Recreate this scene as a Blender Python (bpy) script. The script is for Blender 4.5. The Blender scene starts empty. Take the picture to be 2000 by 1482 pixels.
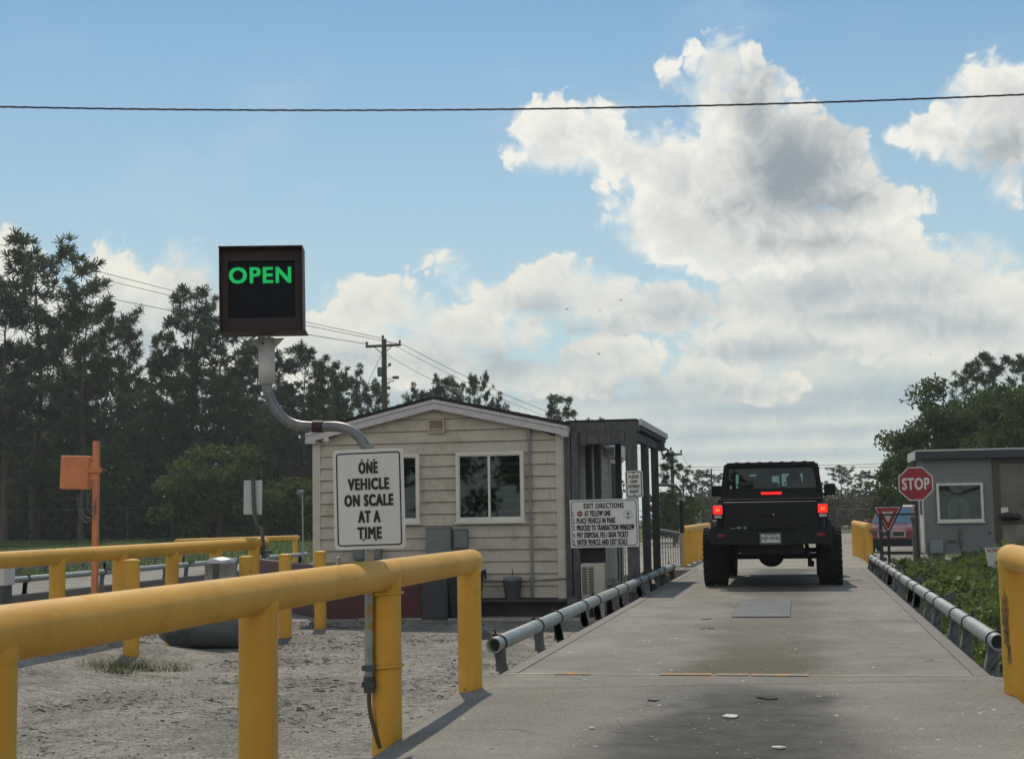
import bpy, bmesh, math, random
import numpy as np
from mathutils import Vector, Matrix

# ------------------------------------------------------------------ camera
SC = bpy.context.scene
COL = SC.collection
FPX, EYE, ROLL = 2800.0, 1.15, 0.016          # focal length in photo pixels, eye height above the deck
PH, TH = math.radians(5.3857), math.radians(11.2387)
Fv = Vector((-math.sin(TH)*math.cos(PH), math.cos(TH)*math.cos(PH), math.sin(PH)))
R0 = Vector((math.cos(TH), math.sin(TH), 0))
U0 = R0.cross(Fv)
Rv = math.cos(ROLL)*R0 - math.sin(ROLL)*U0
Uv = math.sin(ROLL)*R0 + math.cos(ROLL)*U0
CP = Vector((0, 0, EYE))
cam = bpy.data.cameras.new('camera')
cam.sensor_width = 36
cam.lens = 36*FPX/2000
cam.clip_start, cam.clip_end = 0.1, 3000
co = bpy.data.objects.new('camera', cam)
COL.objects.link(co)
co.matrix_world = Matrix(((Rv.x, Uv.x, -Fv.x, CP.x), (Rv.y, Uv.y, -Fv.y, CP.y), (Rv.z, Uv.z, -Fv.z, CP.z), (0, 0, 0, 1)))
SC.camera = co

def ray(px, py): return Rv*((px-1000)/FPX) - Uv*((py-741)/FPX) + Fv
def at(px, py, d): return CP + ray(px, py)*d
def onX(px, py, X): v = ray(px, py); return CP + v*(X/v.x)
def onY(px, py, Y): v = ray(px, py); return CP + v*(Y/v.y)
def onZ(px, py, Z): v = ray(px, py); return CP + v*((Z-EYE)/v.z)

# ------------------------------------------------------------------ light
SUN_EL, SUN_AZ = math.radians(52), math.radians(-17)      # ahead, left of the road
SC.view_settings.view_transform = 'Standard'
SC.view_settings.look = 'None'
SC.view_settings.exposure = 0.0
SC.view_settings.gamma = 1.0
sd = Vector((math.sin(SUN_AZ)*math.cos(SUN_EL), math.cos(SUN_AZ)*math.cos(SUN_EL), math.sin(SUN_EL)))
sun = bpy.data.lights.new('sun', 'SUN')
sun.energy, sun.angle, sun.color = 2.7, math.radians(0.8), (1.0, 0.90, 0.74)
so = bpy.data.objects.new('sun', sun)
so.rotation_euler = sd.to_track_quat('Z', 'Y').to_euler()
so.location = (0, 0, 30)
COL.objects.link(so)

class NG:
    """small node-tree writer"""
    def __init__(s, nt): s.nt = nt
    def n(s, t, **kw):
        o = s.nt.nodes.new(t)
        for k, v in kw.items(): setattr(o, k, v)
        return o
    def put(s, sock, v):
        if isinstance(v, bpy.types.NodeSocket): s.nt.links.new(v, sock)
        elif v is not None: sock.default_value = v
    def m(s, op, a, b=None, c=None, clamp=False):
        o = s.n('ShaderNodeMath', operation=op, use_clamp=clamp)
        for i, v in enumerate((a, b, c)):
            if v is not None: s.put(o.inputs[i], v)
        return o.outputs[0]
    def v(s, op, a, b=None, c=None, out=0):
        o = s.n('ShaderNodeVectorMath', operation=op)
        for i, x in enumerate((a, b, c)):
            if x is not None: s.put(o.inputs[i], x)
        return o.outputs[out]
    def ramp(s, x, lo, hi, a=0.0, b=1.0):
        o = s.n('ShaderNodeMapRange', interpolation_type='SMOOTHSTEP')
        for i, q in enumerate((x, lo, hi, a, b)): s.put(o.inputs[i], q)
        return o.outputs[0]
    def noise(s, vec, scale, detail=4.0, rough=0.55, out=0, dist=0.0):
        o = s.n('ShaderNodeTexNoise')
        s.put(o.inputs['Vector'], vec)
        o.inputs['Scale'].default_value = scale
        o.inputs['Detail'].default_value = detail
        o.inputs['Roughness'].default_value = rough
        o.inputs['Distortion'].default_value = dist
        return o.outputs[out]
    def vor(s, vec, scale, feat='F1', out=0):
        o = s.n('ShaderNodeTexVoronoi', feature=feat)
        s.put(o.inputs['Vector'], vec)
        o.inputs['Scale'].default_value = scale
        return o.outputs[out]
    def mix(s, f, a, b):
        o = s.n('ShaderNodeMix', data_type='RGBA')
        s.put(o.inputs[0], f)
        for i, c in ((6, a), (7, b)):
            if isinstance(c, tuple) and len(c) == 3: c = c + (1.0,)
            s.put(o.inputs[i], c)
        return o.outputs[2]

# clouds as (photo x, photo y, half width, half height) turned into directions of the sky; back layer first
HAZE_BANK = [(1500, 780, 460, 60), (1300, 840, 560, 50), (1680, 830, 420, 70), (980, 800, 300, 60), (760, 750, 240, 70), (1780, 720, 360, 95), (450, 760, 400, 100), (100, 760, 400, 100), (1450, 905, 560, 60), (1100, 880, 300, 60), (1800, 910, 360, 60)]
LOW_BANK = [(1185, 710, 120, 60), (1065, 735, 150, 45), (1390, 720, 85, 42), (1460, 755, 130, 36), (690, 592, 66, 44), (770, 605, 78, 58), (900, 645, 118, 54), (1030, 655, 52, 42), (650, 685, 190, 75), (800, 700, 180, 60), (222, 580, 82, 88), (365, 595, 100, 100), (10, 520, 66, 72), (60, 640, 160, 90), (300, 690, 220, 80)]
MID_BANK = [(1090, 562, 100, 56), (1180, 592, 150, 60), (1300, 592, 100, 56), (990, 575, 52, 46), (885, 530, 34, 30), (925, 565, 34, 24), (1700, 525, 170, 80), (1860, 555, 130, 85), (1960, 605, 110, 80), (1580, 585, 200, 95), (1500, 665, 170, 52), (1780, 645, 230, 65)]
TOP_BANK = [(1410, 135, 68, 55), (1385, 175, 52, 45), (1450, 225, 107, 88), (1555, 225, 47, 57), (1500, 330, 190, 113), (1620, 350, 97, 86), (1700, 410, 113, 52), (1085, 255, 78, 64), (1160, 265, 76, 64), (1110, 300, 107, 41), (1250, 310, 122, 57), (1330, 340, 118, 102), (1300, 430, 102, 81), (1420, 460, 180, 86), (1580, 455, 190, 64), (1965, 205, 122, 83), (1855, 270, 99, 52), (1965, 285, 97, 55), (1968, 360, 28, 23), (1310, 270, 21, 16), (1305, 150, 18, 18)]

# their shaded undersides
HAZE_BELLY = [(1500, 800, 300, 26), (1250, 775, 200, 20), (1750, 770, 260, 34), (700, 800, 300, 40), (1000, 780, 170, 25), (1420, 850, 260, 18), (1650, 840, 240, 16), (1500, 890, 300, 14), (1200, 840, 180, 16)]
LOW_BELLY = [(1010, 715, 130, 42), (1240, 755, 110, 30), (1175, 722, 40, 30), (1420, 765, 100, 26), (860, 705, 80, 30), (385, 615, 60, 70), (250, 660, 90, 60), (700, 700, 110, 30)]
MID_BELLY = [(1320, 610, 75, 38), (1120, 645, 150, 26), (1060, 600, 60, 24), (1600, 575, 130, 40), (1700, 615, 150, 34), (1790, 560, 60, 34), (1500, 690, 170, 28), (1890, 640, 120, 34)]
TOP_BELLY = [(1550, 335, 130, 100), (1480, 235, 40, 90), (1620, 395, 110, 46), (1450, 400, 70, 36), (1965, 290, 64, 42), (1580, 475, 110, 22)]

def azel(px, py):
    d = ray(px, py).normalized()
    return math.degrees(math.atan2(d.x, d.y)), math.degrees(math.asin(d.z))

def build_world():
    w = bpy.data.worlds.new('World')
    SC.world = w
    w.use_nodes = True
    nt = w.node_tree
    nt.nodes.clear()
    g = NG(nt)
    tc = g.n('ShaderNodeTexCoord').outputs['Generated']
    sx = g.n('ShaderNodeSeparateXYZ'); g.put(sx.inputs[0], tc)
    az = g.m('MULTIPLY', g.m('ARCTAN2', sx.outputs[0], sx.outputs[1]), 57.2958)
    el = g.m('MULTIPLY', g.m('ARCSINE', sx.outputs[2]), 57.2958)
    cb = g.n('ShaderNodeCombineXYZ'); g.put(cb.inputs[0], az); g.put(cb.inputs[1], el)
    P = cb.outputs[0]
    def field(P, bank, n, amp, k):
        acc = None
        for px, py, rx, ry in bank:
            a, e = azel(px, py)
            ra, re = rx/48.5, ry/48.5
            q = g.v('MULTIPLY_ADD', P, (1/ra, 1/re, 0.0), (-a/ra, -e/re, 0.0))
            L = g.v('LENGTH', q, out=1)
            r = math.sqrt(ra*re)*0.75
            s = g.m('MULTIPLY_ADD', L, -r, r)
            acc = s if acc is None else g.m('SMOOTH_MAX', acc, s, k)
        return g.m('MULTIPLY_ADD', n, amp, acc)
    def n2d(vec, scale, detail, rough=0.6, out=0):
        o = g.n('ShaderNodeTexNoise', noise_dimensions='2D')
        g.put(o.inputs['Vector'], vec)
        o.inputs['Scale'].default_value = scale
        o.inputs['Detail'].default_value = detail
        o.inputs['Roughness'].default_value = rough
        return o.outputs[out]
    wv = n2d(P, 0.8, 2, 0.5, out=1)
    Pw = g.v('MULTIPLY_ADD', wv, (1.5, 1.5, 0.0), g.v('ADD', P, (-0.75, -0.75, 0.0)))
    big = n2d(Pw, 0.30, 3.0, 0.5)
    f = n2d(Pw, 0.85, 9.0, 0.62)
    vo = g.n('ShaderNodeTexVoronoi', voronoi_dimensions='2D', feature='F1')
    g.put(vo.inputs['Vector'], g.v('MULTIPLY_ADD', n2d(P, 2.2, 3, 0.55, out=1), (0.5, 0.5, 0.0), Pw)); vo.inputs['Scale'].default_value = 1.5
    # billowing edge: big swells, cauliflower bumps, frayed fibres
    n1 = g.m('MULTIPLY_ADD', f, 1.45, -0.72)
    n1 = g.m('ADD', n1, g.m('MULTIPLY_ADD', big, 2.2, -0.92))
    n1 = g.m('ADD', n1, g.m('MULTIPLY_ADD', vo.outputs[0], -0.62, 0.27))
    soft = g.ramp(n2d(P, 0.33, 2), 0.40, 0.66, 0.26, 1.5)
    inner = g.m('MULTIPLY_ADD', f, 1.9, -0.95)
    inner = g.m('ADD', inner, g.m('MULTIPLY_ADD', vo.outputs[0], 0.8, -0.35))
    inner = g.m('ADD', inner, g.m('MULTIPLY_ADD', n2d(g.v('ADD', Pw, (11.0, 4.0, 0.0)), 0.5, 5.0), 3.0, -1.5))
    sky = g.n('ShaderNodeTexSky', sky_type='NISHITA', sun_disc=False, sun_elevation=SUN_EL, sun_rotation=SUN_AZ, altitude=50.0)
    sky.air_density, sky.dust_density, sky.ozone_density = 1.0, 0.3, 3.0
    col = g.v('MULTIPLY', sky.outputs[0], SKYK)
    # pale air towards the horizon
    hz = g.ramp(el, 25.0, 0.0, 0.0, 0.90)
    col = g.mix(hz, col, (0.54, 0.675, 0.71))
    wis = n2d(g.v('MULTIPLY', P, (0.5, 1.0, 1.0)), 0.22, 6, 0.6)
    col = g.mix(g.ramp(wis, 0.50, 0.85, 0.0, 0.35), col, (0.55, 0.66, 0.74))
    for bank, belly, amp, k, op, lit, dim, soft_k in (
            (HAZE_BANK, HAZE_BELLY, 1.25, 0.6, 0.86, (0.75, 0.76, 0.68), (0.44, 0.52, 0.56), 1.6),
            (LOW_BANK, LOW_BELLY, 0.62, 0.30, 0.97, (0.88, 0.86, 0.76), (0.43, 0.51, 0.55), 0.8),
            (MID_BANK, MID_BELLY, 0.62, 0.30, 0.97, (0.87, 0.86, 0.78), (0.42, 0.49, 0.53), 0.8),
            (TOP_BANK, TOP_BELLY, 0.66, 0.30, 0.98, (0.92, 0.91, 0.84), (0.30, 0.35, 0.39), 0.75)):
        d1 = field(P, bank, n1, amp, k)
        d2 = field(P, belly, inner, 0.50, 0.6)
        al = g.m('MULTIPLY', g.ramp(d1, -0.10, g.m('MULTIPLY', soft, soft_k)), op)
        sh = g.ramp(d2, -1.15, 1.55)
        # thin rims stay brightest, the body a little greyer
        body = g.m('MULTIPLY_ADD', inner, 0.16, g.ramp(d1, 0.1, 1.6, 0.0, 0.34))
        sh = g.m('MAXIMUM', sh, g.m('MULTIPLY', body, 1.0, clamp=True), clamp=True)
        col = g.mix(al, col, g.mix(sh, lit, dim))
    # unseen bright clouds added behind the camera as fill light for shaded fronts
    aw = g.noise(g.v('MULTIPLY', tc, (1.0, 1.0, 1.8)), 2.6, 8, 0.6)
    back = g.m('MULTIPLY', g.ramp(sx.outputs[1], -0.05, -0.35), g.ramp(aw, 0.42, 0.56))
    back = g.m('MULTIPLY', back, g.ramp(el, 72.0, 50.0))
    col = g.mix(back, col, FILL_CLOUD)
    # below the horizon: dull ground tone
    col = g.mix(g.ramp(el, 0.0, -2.0), col, (0.10, 0.10, 0.08))
    bg = g.n('ShaderNodeBackground')
    g.put(bg.inputs[0], col)
    bg.inputs[1].default_value = 1.0
    out = g.n('ShaderNodeOutputWorld')
    nt.links.new(bg.outputs[0], out.inputs[0])
SKYK, FILL_CLOUD = (0.071, 0.094, 0.092), (1.05, 1.0, 0.90)
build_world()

# ------------------------------------------------------------------ helpers
def mat(name, col, rough=0.6, metal=0.0, var=0.12, scale=6.0, bump=0.0, bscale=40.0, spec=0.5, dirt=None, dirt_lo=0.55, dirt_hi=0.75, dscale=3.0, emit=None, estr=0.0, coat=0.0, stretch=(1, 1, 1)):
    m = bpy.data.materials.new(name)
    m.use_nodes = True
    nt = m.node_tree
    g = NG(nt)
    b = nt.nodes['Principled BSDF']
    b.inputs['Roughness'].default_value = rough
    b.inputs['Metallic'].default_value = metal
    b.inputs['Specular IOR Level'].default_value = spec
    b.inputs['Coat Weight'].default_value = coat
    P = g.n('ShaderNodeNewGeometry').outputs['Position']
    if stretch != (1, 1, 1): P = g.v('MULTIPLY', P, stretch)
    n = g.noise(P, scale, 6, 0.6)
    lo = tuple(c*(1-var) for c in col); hi = tuple(min(1, c*(1+var)) for c in col)
    c = g.mix(g.ramp(n, 0.3, 0.7), lo, hi)
    if dirt:
        d = g.noise(P, dscale, 8, 0.65)
        c = g.mix(g.ramp(d, dirt_lo, dirt_hi), c, dirt)
    g.put(b.inputs['Base Color'], c)
    if var > 0.03:
        g.put(b.inputs['Roughness'], g.ramp(n, 0.2, 0.8, max(0.02, rough-0.1), min(1, rough+0.1)))
    if bump:
        bn = g.n('ShaderNodeBump')
        bn.inputs['Strength'].default_value = bump
        bn.inputs['Distance'].default_value = 0.01
        g.put(bn.inputs['Height'], g.noise(P, bscale, 5, 0.6))
        g.put(b.inputs['Normal'], bn.outputs[0])
    if emit:
        b.inputs['Emission Color'].default_value = emit + (1,)
        b.inputs['Emission Strength'].default_value = estr
    return m

def leafmat(name, col, trans=0.35, var=0.35, scale=1.2):
    m = bpy.data.materials.new(name)
    m.use_nodes = True
    nt = m.node_tree
    nt.nodes.clear()
    g = NG(nt)
    P = g.n('ShaderNodeNewGeometry').outputs['Position']
    n = g.noise(P, scale, 5, 0.65)
    c = g.mix(g.ramp(n, 0.3, 0.7), tuple(x*(1-var) for x in col), tuple(x*(1+var) for x in col))
    d = g.n('ShaderNodeBsdfDiffuse'); g.put(d.inputs[0], c)
    t = g.n('ShaderNodeBsdfTranslucent')
    g.put(t.inputs[0], g.mix(0.5, c, tuple(min(1, x*1.7) for x in (col[0], col[1], col[2]*0.5))))
    gl = g.n('ShaderNodeBsdfGlossy'); gl.inputs['Roughness'].default_value = 0.45
    gl.inputs[0].default_value = (0.7, 0.75, 0.7, 1)
    mx = g.n('ShaderNodeMixShader'); mx.inputs[0].default_value = trans
    nt.links.new(d.outputs[0], mx.inputs[1]); nt.links.new(t.outputs[0], mx.inputs[2])
    m2 = g.n('ShaderNodeMixShader'); m2.inputs[0].default_value = 0.025
    nt.links.new(mx.outputs[0], m2.inputs[1]); nt.links.new(gl.outputs[0], m2.inputs[2])
    o = g.n('ShaderNodeOutputMaterial')
    nt.links.new(m2.outputs[0], o.inputs[0])
    return m

def glassmat(name, tint, gloss=0.08, rough=0.02):
    m = bpy.data.materials.new(name)
    m.use_nodes = True
    nt = m.node_tree
    nt.nodes.clear()
    g = NG(nt)
    t = g.n('ShaderNodeBsdfTransparent'); t.inputs[0].default_value = tint + (1,)
    gl = g.n('ShaderNodeBsdfGlossy'); gl.inputs['Roughness'].default_value = rough
    fr = g.n('ShaderNodeFresnel'); fr.inputs[0].default_value = 1.5
    mx = g.n('ShaderNodeMixShader')
    g.put(mx.inputs[0], g.m('ADD', fr.outputs[0], gloss, clamp=True))
    nt.links.new(t.outputs[0], mx.inputs[1]); nt.links.new(gl.outputs[0], mx.inputs[2])
    o = g.n('ShaderNodeOutputMaterial')
    nt.links.new(mx.outputs[0], o.inputs[0])
    return m

def wloc(o):
    v = Vector((0, 0, 0))
    while o: v += o.location; o = o.parent
    return v

class MB:
    def __init__(s): s.v = []; s.f = []; s.s = []
    def add(s, vs, fs, smooth=False):
        k = len(s.v)
        s.v += [tuple(q) for q in vs]
        s.f += [tuple(i+k for i in f) for f in fs]
        s.s += [smooth]*len(fs)
        return s
    def box(s, c, size, rot=None, bev=0.0, seg=2):
        c = Vector(c)
        hx, hy, hz = size[0]/2, size[1]/2, size[2]/2
        if bev:
            bm = bmesh.new()
            bmesh.ops.create_cube(bm, size=1)
            bmesh.ops.scale(bm, vec=size, verts=bm.verts)
            bmesh.ops.bevel(bm, geom=bm.edges[:], offset=bev, segments=seg, affect='EDGES', profile=0.5)
            bm.verts.index_update()
            vs = [v.co.copy() for v in bm.verts]; fs = [[v.index for v in f.verts] for f in bm.faces]
            bm.free()
        else:
            vs = [Vector((x, y, z)) for x in (-hx, hx) for y in (-hy, hy) for z in (-hz, hz)]
            fs = [(0, 1, 3, 2), (4, 6, 7, 5), (0, 4, 5, 1), (2, 3, 7, 6), (0, 2, 6, 4), (1, 5, 7, 3)]
        if rot is not None: vs = [rot @ v for v in vs]
        return s.add([v+c for v in vs], fs)
    def bb(s, x0, x1, y0, y1, z0, z1, bev=0.0):
        return s.box(((x0+x1)/2, (y0+y1)/2, (z0+z1)/2), (abs(x1-x0), abs(y1-y0), abs(z1-z0)), bev=bev)
    def bar(s, p0, p1, w, h, up=(0, 0, 1)):
        p0, p1 = Vector(p0), Vector(p1)
        d = (p1-p0); L = d.length; d.normalize()
        u = Vector(up); x = d.cross(u).normalized(); u = x.cross(d)
        return s.box((p0+p1)/2, (w, L, h), rot=Matrix((x, d, u)).transposed())
    def tube(s, pts, r, n=10, caps=True, smooth=True):
        pts = [Vector(p) for p in pts]
        rs = r if isinstance(r, (list, tuple)) else [r]*len(pts)
        vs = []; ax = None
        for i, p in enumerate(pts):
            d = (pts[min(i+1, len(pts)-1)] - pts[max(i-1, 0)]).normalized()
            if ax is None:
                ax = d.orthogonal().normalized()
            else:
                ax = (ax - d*ax.dot(d)).normalized()
            b = d.cross(ax)
            for k in range(n):
                a = 2*math.pi*k/n
                vs.append(p + (ax*math.cos(a) + b*math.sin(a))*rs[i])
        fs = [(i*n+k, i*n+(k+1) % n, (i+1)*n+(k+1) % n, (i+1)*n+k) for i in range(len(pts)-1) for k in range(n)]
        s.add(vs, fs, smooth)
        if caps:
            for i, rev in ((0, True), (len(pts)-1, False)):
                ring = vs[i*n:(i+1)*n]
                s.add(ring, [tuple(range(n))[::-1] if rev else tuple(range(n))])
        return s
    def cyl(s, p0, p1, r, r1=None, n=20, caps=True): return s.tube([p0, p1], [r, r if r1 is None else r1], n, caps)
    def prism(s, poly, t, o=(0, 0, 0), X=(1, 0, 0), Y=(0, 0, 1)):
        """2-D outline in plane (X, Y) at o, extruded by t along X x Y (towards the viewer for X right, Y up)"""
        o, X, Y = Vector(o), Vector(X), Vector(Y); N = X.cross(Y).normalized()
        n = len(poly)
        a = [o + X*p[0] + Y*p[1] for p in poly]; b = [q + N*t for q in a]
        fs = [tuple(range(n))[::-1], tuple(range(n, 2*n))] + [(i, (i+1) % n, n+(i+1) % n, n+i) for i in range(n)]
        return s.add(a+b, fs)
    def ring(s, outer, inner, t, o=(0, 0, 0), X=(1, 0, 0), Y=(0, 0, 1)):
        o, X, Y = Vector(o), Vector(X), Vector(Y); N = X.cross(Y).normalized(); n = len(outer)
        A = [o+X*p[0]+Y*p[1] for p in outer]; B = [o+X*p[0]+Y*p[1] for p in inner]
        vs = A+B+[q+N*t for q in A]+[q+N*t for q in B]
        fs = []
        for i in range(n):
            j = (i+1) % n
            fs += [(2*n+i, 2*n+j, 3*n+j, 3*n+i), (i, n+i, n+j, j), (i, j, 2*n+j, 2*n+i), (n+i, 3*n+i, 3*n+j, n+j)]
        return s.add(vs, fs)
    def lathe(s, prof, o, axis=(0, 0, 1), n=24, smooth=True):
        o, ax = Vector(o), Vector(axis).normalized(); x = ax.orthogonal().normalized(); y = ax.cross(x)
        vs = [o + ax*h + (x*math.cos(2*math.pi*k/n)+y*math.sin(2*math.pi*k/n))*r for r, h in prof for k in range(n)]
        fs = [(i*n+k, i*n+(k+1) % n, (i+1)*n+(k+1) % n, (i+1)*n+k) for i in range(len(prof)-1) for k in range(n)]
        return s.add(vs, fs, smooth)
    def sph(s, c, r, nu=12, nv=8):
        c = Vector(c); r = (r, r, r) if not isinstance(r, tuple) else r
        vs = [c+Vector((r[0]*math.sin(math.pi*i/nv)*math.cos(2*math.pi*k/nu), r[1]*math.sin(math.pi*i/nv)*math.sin(2*math.pi*k/nu), r[2]*math.cos(math.pi*i/nv))) for i in range(nv+1) for k in range(nu)]
        fs = [(i*nu+k, (i+1)*nu+k, (i+1)*nu+(k+1) % nu, i*nu+(k+1) % nu) for i in range(nv) for k in range(nu)]
        return s.add(vs, fs, True)
    def loft(s, rings, caps=True, smooth=False):
        n = len(rings[0])
        vs = [q for r in rings for q in r]
        fs = [(i*n+k, i*n+(k+1) % n, (i+1)*n+(k+1) % n, (i+1)*n+k) for i in range(len(rings)-1) for k in range(n)]
        if caps: fs += [tuple(range(n))[::-1], tuple(range((len(rings)-1)*n, len(rings)*n))]
        return s.add(vs, fs, smooth)
    def build(s, name, m, parent=None):
        me = bpy.data.meshes.new(name)
        off = wloc(parent) if parent else Vector((0, 0, 0))
        V = np.array(s.v, dtype=np.float64).reshape(-1, 3) - np.array(off)
        me.from_pydata(V.tolist(), [], s.f)
        me.polygons.foreach_set('use_smooth', s.s)
        me.materials.append(m)
        me.validate(); me.update()
        bm = bmesh.new(); bm.from_mesh(me)
        bmesh.ops.recalc_face_normals(bm, faces=bm.faces)
        bm.to_mesh(me); bm.free()
        o = bpy.data.objects.new(name, me)
        COL.objects.link(o)
        if parent: o.parent = parent
        return o

def soup(name, V, F, m, parent=None):
    """big triangle or quad soups straight from arrays: V (n,3), F (k,3|4)"""
    me = bpy.data.meshes.new(name)
    V = np.asarray(V, dtype=np.float32); F = np.asarray(F, dtype=np.int32)
    k, c = F.shape
    me.vertices.add(len(V)); me.vertices.foreach_set('co', V.ravel())
    me.loops.add(k*c); me.loops.foreach_set('vertex_index', F.ravel())
    me.polygons.add(k); me.polygons.foreach_set('loop_start', np.arange(0, k*c, c, dtype=np.int32))
    me.update(calc_edges=True)
    me.materials.append(m)
    o = bpy.data.objects.new(name, me)
    COL.objects.link(o)
    if parent: o.parent = parent
    return o

def tag(o, label=None, cat=None, group=None, kind=None):
    for k, v in (('label', label), ('category', cat), ('group', group), ('kind', kind)):
        if v: o[k] = v
    return o

def thing(name, label, cat, loc=(0, 0, 0), group=None):
    o = bpy.data.objects.new(name, None)
    o.empty_display_size = 0.2
    COL.objects.link(o)
    o.location = loc
    return tag(o, label, cat, group)

def copy_tree(o, parent=None):
    c = o.copy(); COL.objects.link(c)
    if parent: c.parent = parent
    for ch in [x for x in o.children]: copy_tree(ch, c)
    return c

def rrect(w, h, r, n=5):
    pts = []
    for cx, cy, a0 in ((w/2-r, h/2-r, 0), (-w/2+r, h/2-r, 90), (-w/2+r, -h/2+r, 180), (w/2-r, -h/2+r, 270)):
        for i in range(n+1):
            a = math.radians(a0+90*i/n)
            pts.append((cx+r*math.cos(a), cy+r*math.sin(a)))
    return pts

def letters(mb, body, o, w, h, X=(1, 0, 0), Y=(0, 0, 1), bold=0.0, align='C', t=0.002):
    """one line of capitals, fitted to w x h, standing t proud of point o (centre or left-middle)"""
    cu = bpy.data.curves.new('glyphs', 'FONT')
    cu.body = body; cu.size = 1; cu.offset = 0.0; cu.space_character = 1.0+bold*1.6; cu.resolution_u = 3; cu.extrude = 0.0
    ob = bpy.data.objects.new('glyphs', cu)
    me = bpy.data.meshes.new_from_object(ob)
    V = np.array([v.co[:] for v in me.vertices])
    if len(V):
        lo, hi = V.min(0), V.max(0)
        k = np.array([w/(hi[0]-lo[0]) if w else h/(hi[1]-lo[1]), h/(hi[1]-lo[1])])
        p = (V[:, :2]-lo[:2])*k
        W = (hi[0]-lo[0])*k[0]
        p[:, 0] -= W/2 if align == 'C' else 0
        p[:, 1] -= h/2
        o, X, Y = Vector(o), Vector(X), Vector(Y); N = X.cross(Y).normalized()
        # thicken the strokes: the same outline laid several times, shifted by up to sh, each a hair above the last
        sh = bold*0.52*h; q = 0
        for dx in (-sh, -sh*0.5, 0.0, sh*0.5, sh):
            for dy in (-sh*0.8, 0.0, sh*0.8):
                mb.add([o+X*(a*(1-2*sh/max(W, 1e-6))+(0 if align == 'C' else sh)+dx)+Y*(b*(1-1.6*sh/h)+dy)+N*(t+0.00006*q) for a, b in p], [tuple(f.vertices) for f in me.polygons]); q += 1
    bpy.data.meshes.remove(me); bpy.data.objects.remove(ob); bpy.data.curves.remove(cu)

rnd = random.Random(7)
rng = np.random.default_rng(11)
def yellow_paint():
    m = bpy.data.materials.new('yellow_paint')
    m.use_nodes = True
    g = NG(m.node_tree)
    b = m.node_tree.nodes['Principled BSDF']
    P = g.n('ShaderNodeNewGeometry').outputs['Position']
    a = g.noise(P, 2.2, 6, 0.62); gr = g.noise(P, 9, 7, 0.7)
    c = g.mix(g.ramp(a, 0.3, 0.7), (0.61, 0.320, 0.038), (0.70, 0.385, 0.055))
    c = g.mix(g.ramp(gr, 0.56, 0.82, 0, 0.42), c, (0.36, 0.20, 0.055))                      # grime
    run = g.noise(g.v('MULTIPLY', P, (14.0, 14.0, 0.7)), 1.0, 5, 0.65)
    c = g.mix(g.ramp(run, 0.56, 0.78, 0, 0.35), c, (0.30, 0.165, 0.05))                      # rain runs
    ch = g.vor(g.v('MULTIPLY_ADD', g.noise(P, 8, 4, 0.6, out=1), (0.12, 0.12, 0.12), P), 4.5)
    pick = g.noise(P, 1.1, 3, 0.5)
    cm = g.m('MULTIPLY', g.ramp(ch, 0.075, 0.05), g.ramp(pick, 0.50, 0.56))
    c = g.mix(g.m('MULTIPLY', cm, 0.9), c, (0.10, 0.060, 0.040))                             # chips down to rust
    g.put(b.inputs['Base Color'], c)
    g.put(b.inputs['Roughness'], g.ramp(gr, 0.3, 0.7, 0.46, 0.66))
    b.inputs['Specular IOR Level'].default_value = 0.4
    bn = g.n('ShaderNodeBump'); bn.inputs['Strength'].default_value = 0.22; bn.inputs['Distance'].default_value = 0.006
    g.put(bn.inputs['Height'], g.m('ADD', g.m('MULTIPLY', cm, -0.8), g.noise(P, 18, 5, 0.6))); g.put(b.inputs['Normal'], bn.outputs[0])
    return m
YEL = yellow_paint()
GALV = mat('galvanised', (0.30, 0.32, 0.31), 0.52, 0.6, var=0.2, scale=14, dirt=(0.25, 0.25, 0.24), dscale=9)
DKST = mat('dark_steel', (0.085, 0.095, 0.10), 0.55, 0.3, var=0.25, scale=9)
ARM = mat('arm_steel', (0.15, 0.165, 0.175), 0.55, 0.2, var=0.25, scale=9)
BLACK = mat('black_paint', (0.012, 0.012, 0.013), 0.5, var=0.2)
WHITE = mat('white_paint', (0.62, 0.62, 0.58), 0.5, var=0.06, scale=4)
SIGNW = mat('sign_white', (0.66, 0.67, 0.66), 0.4, var=0.05, scale=3, dirt=(0.5, 0.5, 0.47), dirt_lo=0.6, dirt_hi=0.85, dscale=5)
INK = mat('sign_ink', (0.012, 0.013, 0.016), 0.45, var=0.1)
SIDING = mat('siding_beige', (0.455, 0.425, 0.365), 0.7, var=0.07, scale=5, bump=0.35, bscale=60, dirt=(0.33, 0.29, 0.22), dirt_lo=0.5, dirt_hi=0.75, dscale=2.2)
TRIMC = mat('trim_cream', (0.50, 0.475, 0.42), 0.6, var=0.06)
FASCIA = mat('fascia_grey', (0.50, 0.48, 0.50), 0.6, var=0.08, scale=9, dirt=(0.36, 0.33, 0.34), dscale=5)
SHINGLE = mat('shingles', (0.030, 0.030, 0.034), 0.9, var=0.4, scale=18, bump=0.6, bscale=45)
WOOD = mat('weathered_wood', (0.080, 0.084, 0.090), 0.85, var=0.35, scale=6, bump=0.5, bscale=30, stretch=(6, 6, 1))
MAROON = mat('maroon_paint', (0.085, 0.022, 0.028), 0.55, var=0.2, scale=4, dirt=(0.05, 0.03, 0.03), dscale=3)
GREYBOX = mat('grey_enamel', (0.16, 0.18, 0.19), 0.5, 0.1, var=0.08)
TANKG = mat('tank_grey', (0.16, 0.18, 0.20), 0.5, 0.2, var=0.2, scale=4, dirt=(0.06, 0.065, 0.07), dscale=2.5)
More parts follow.
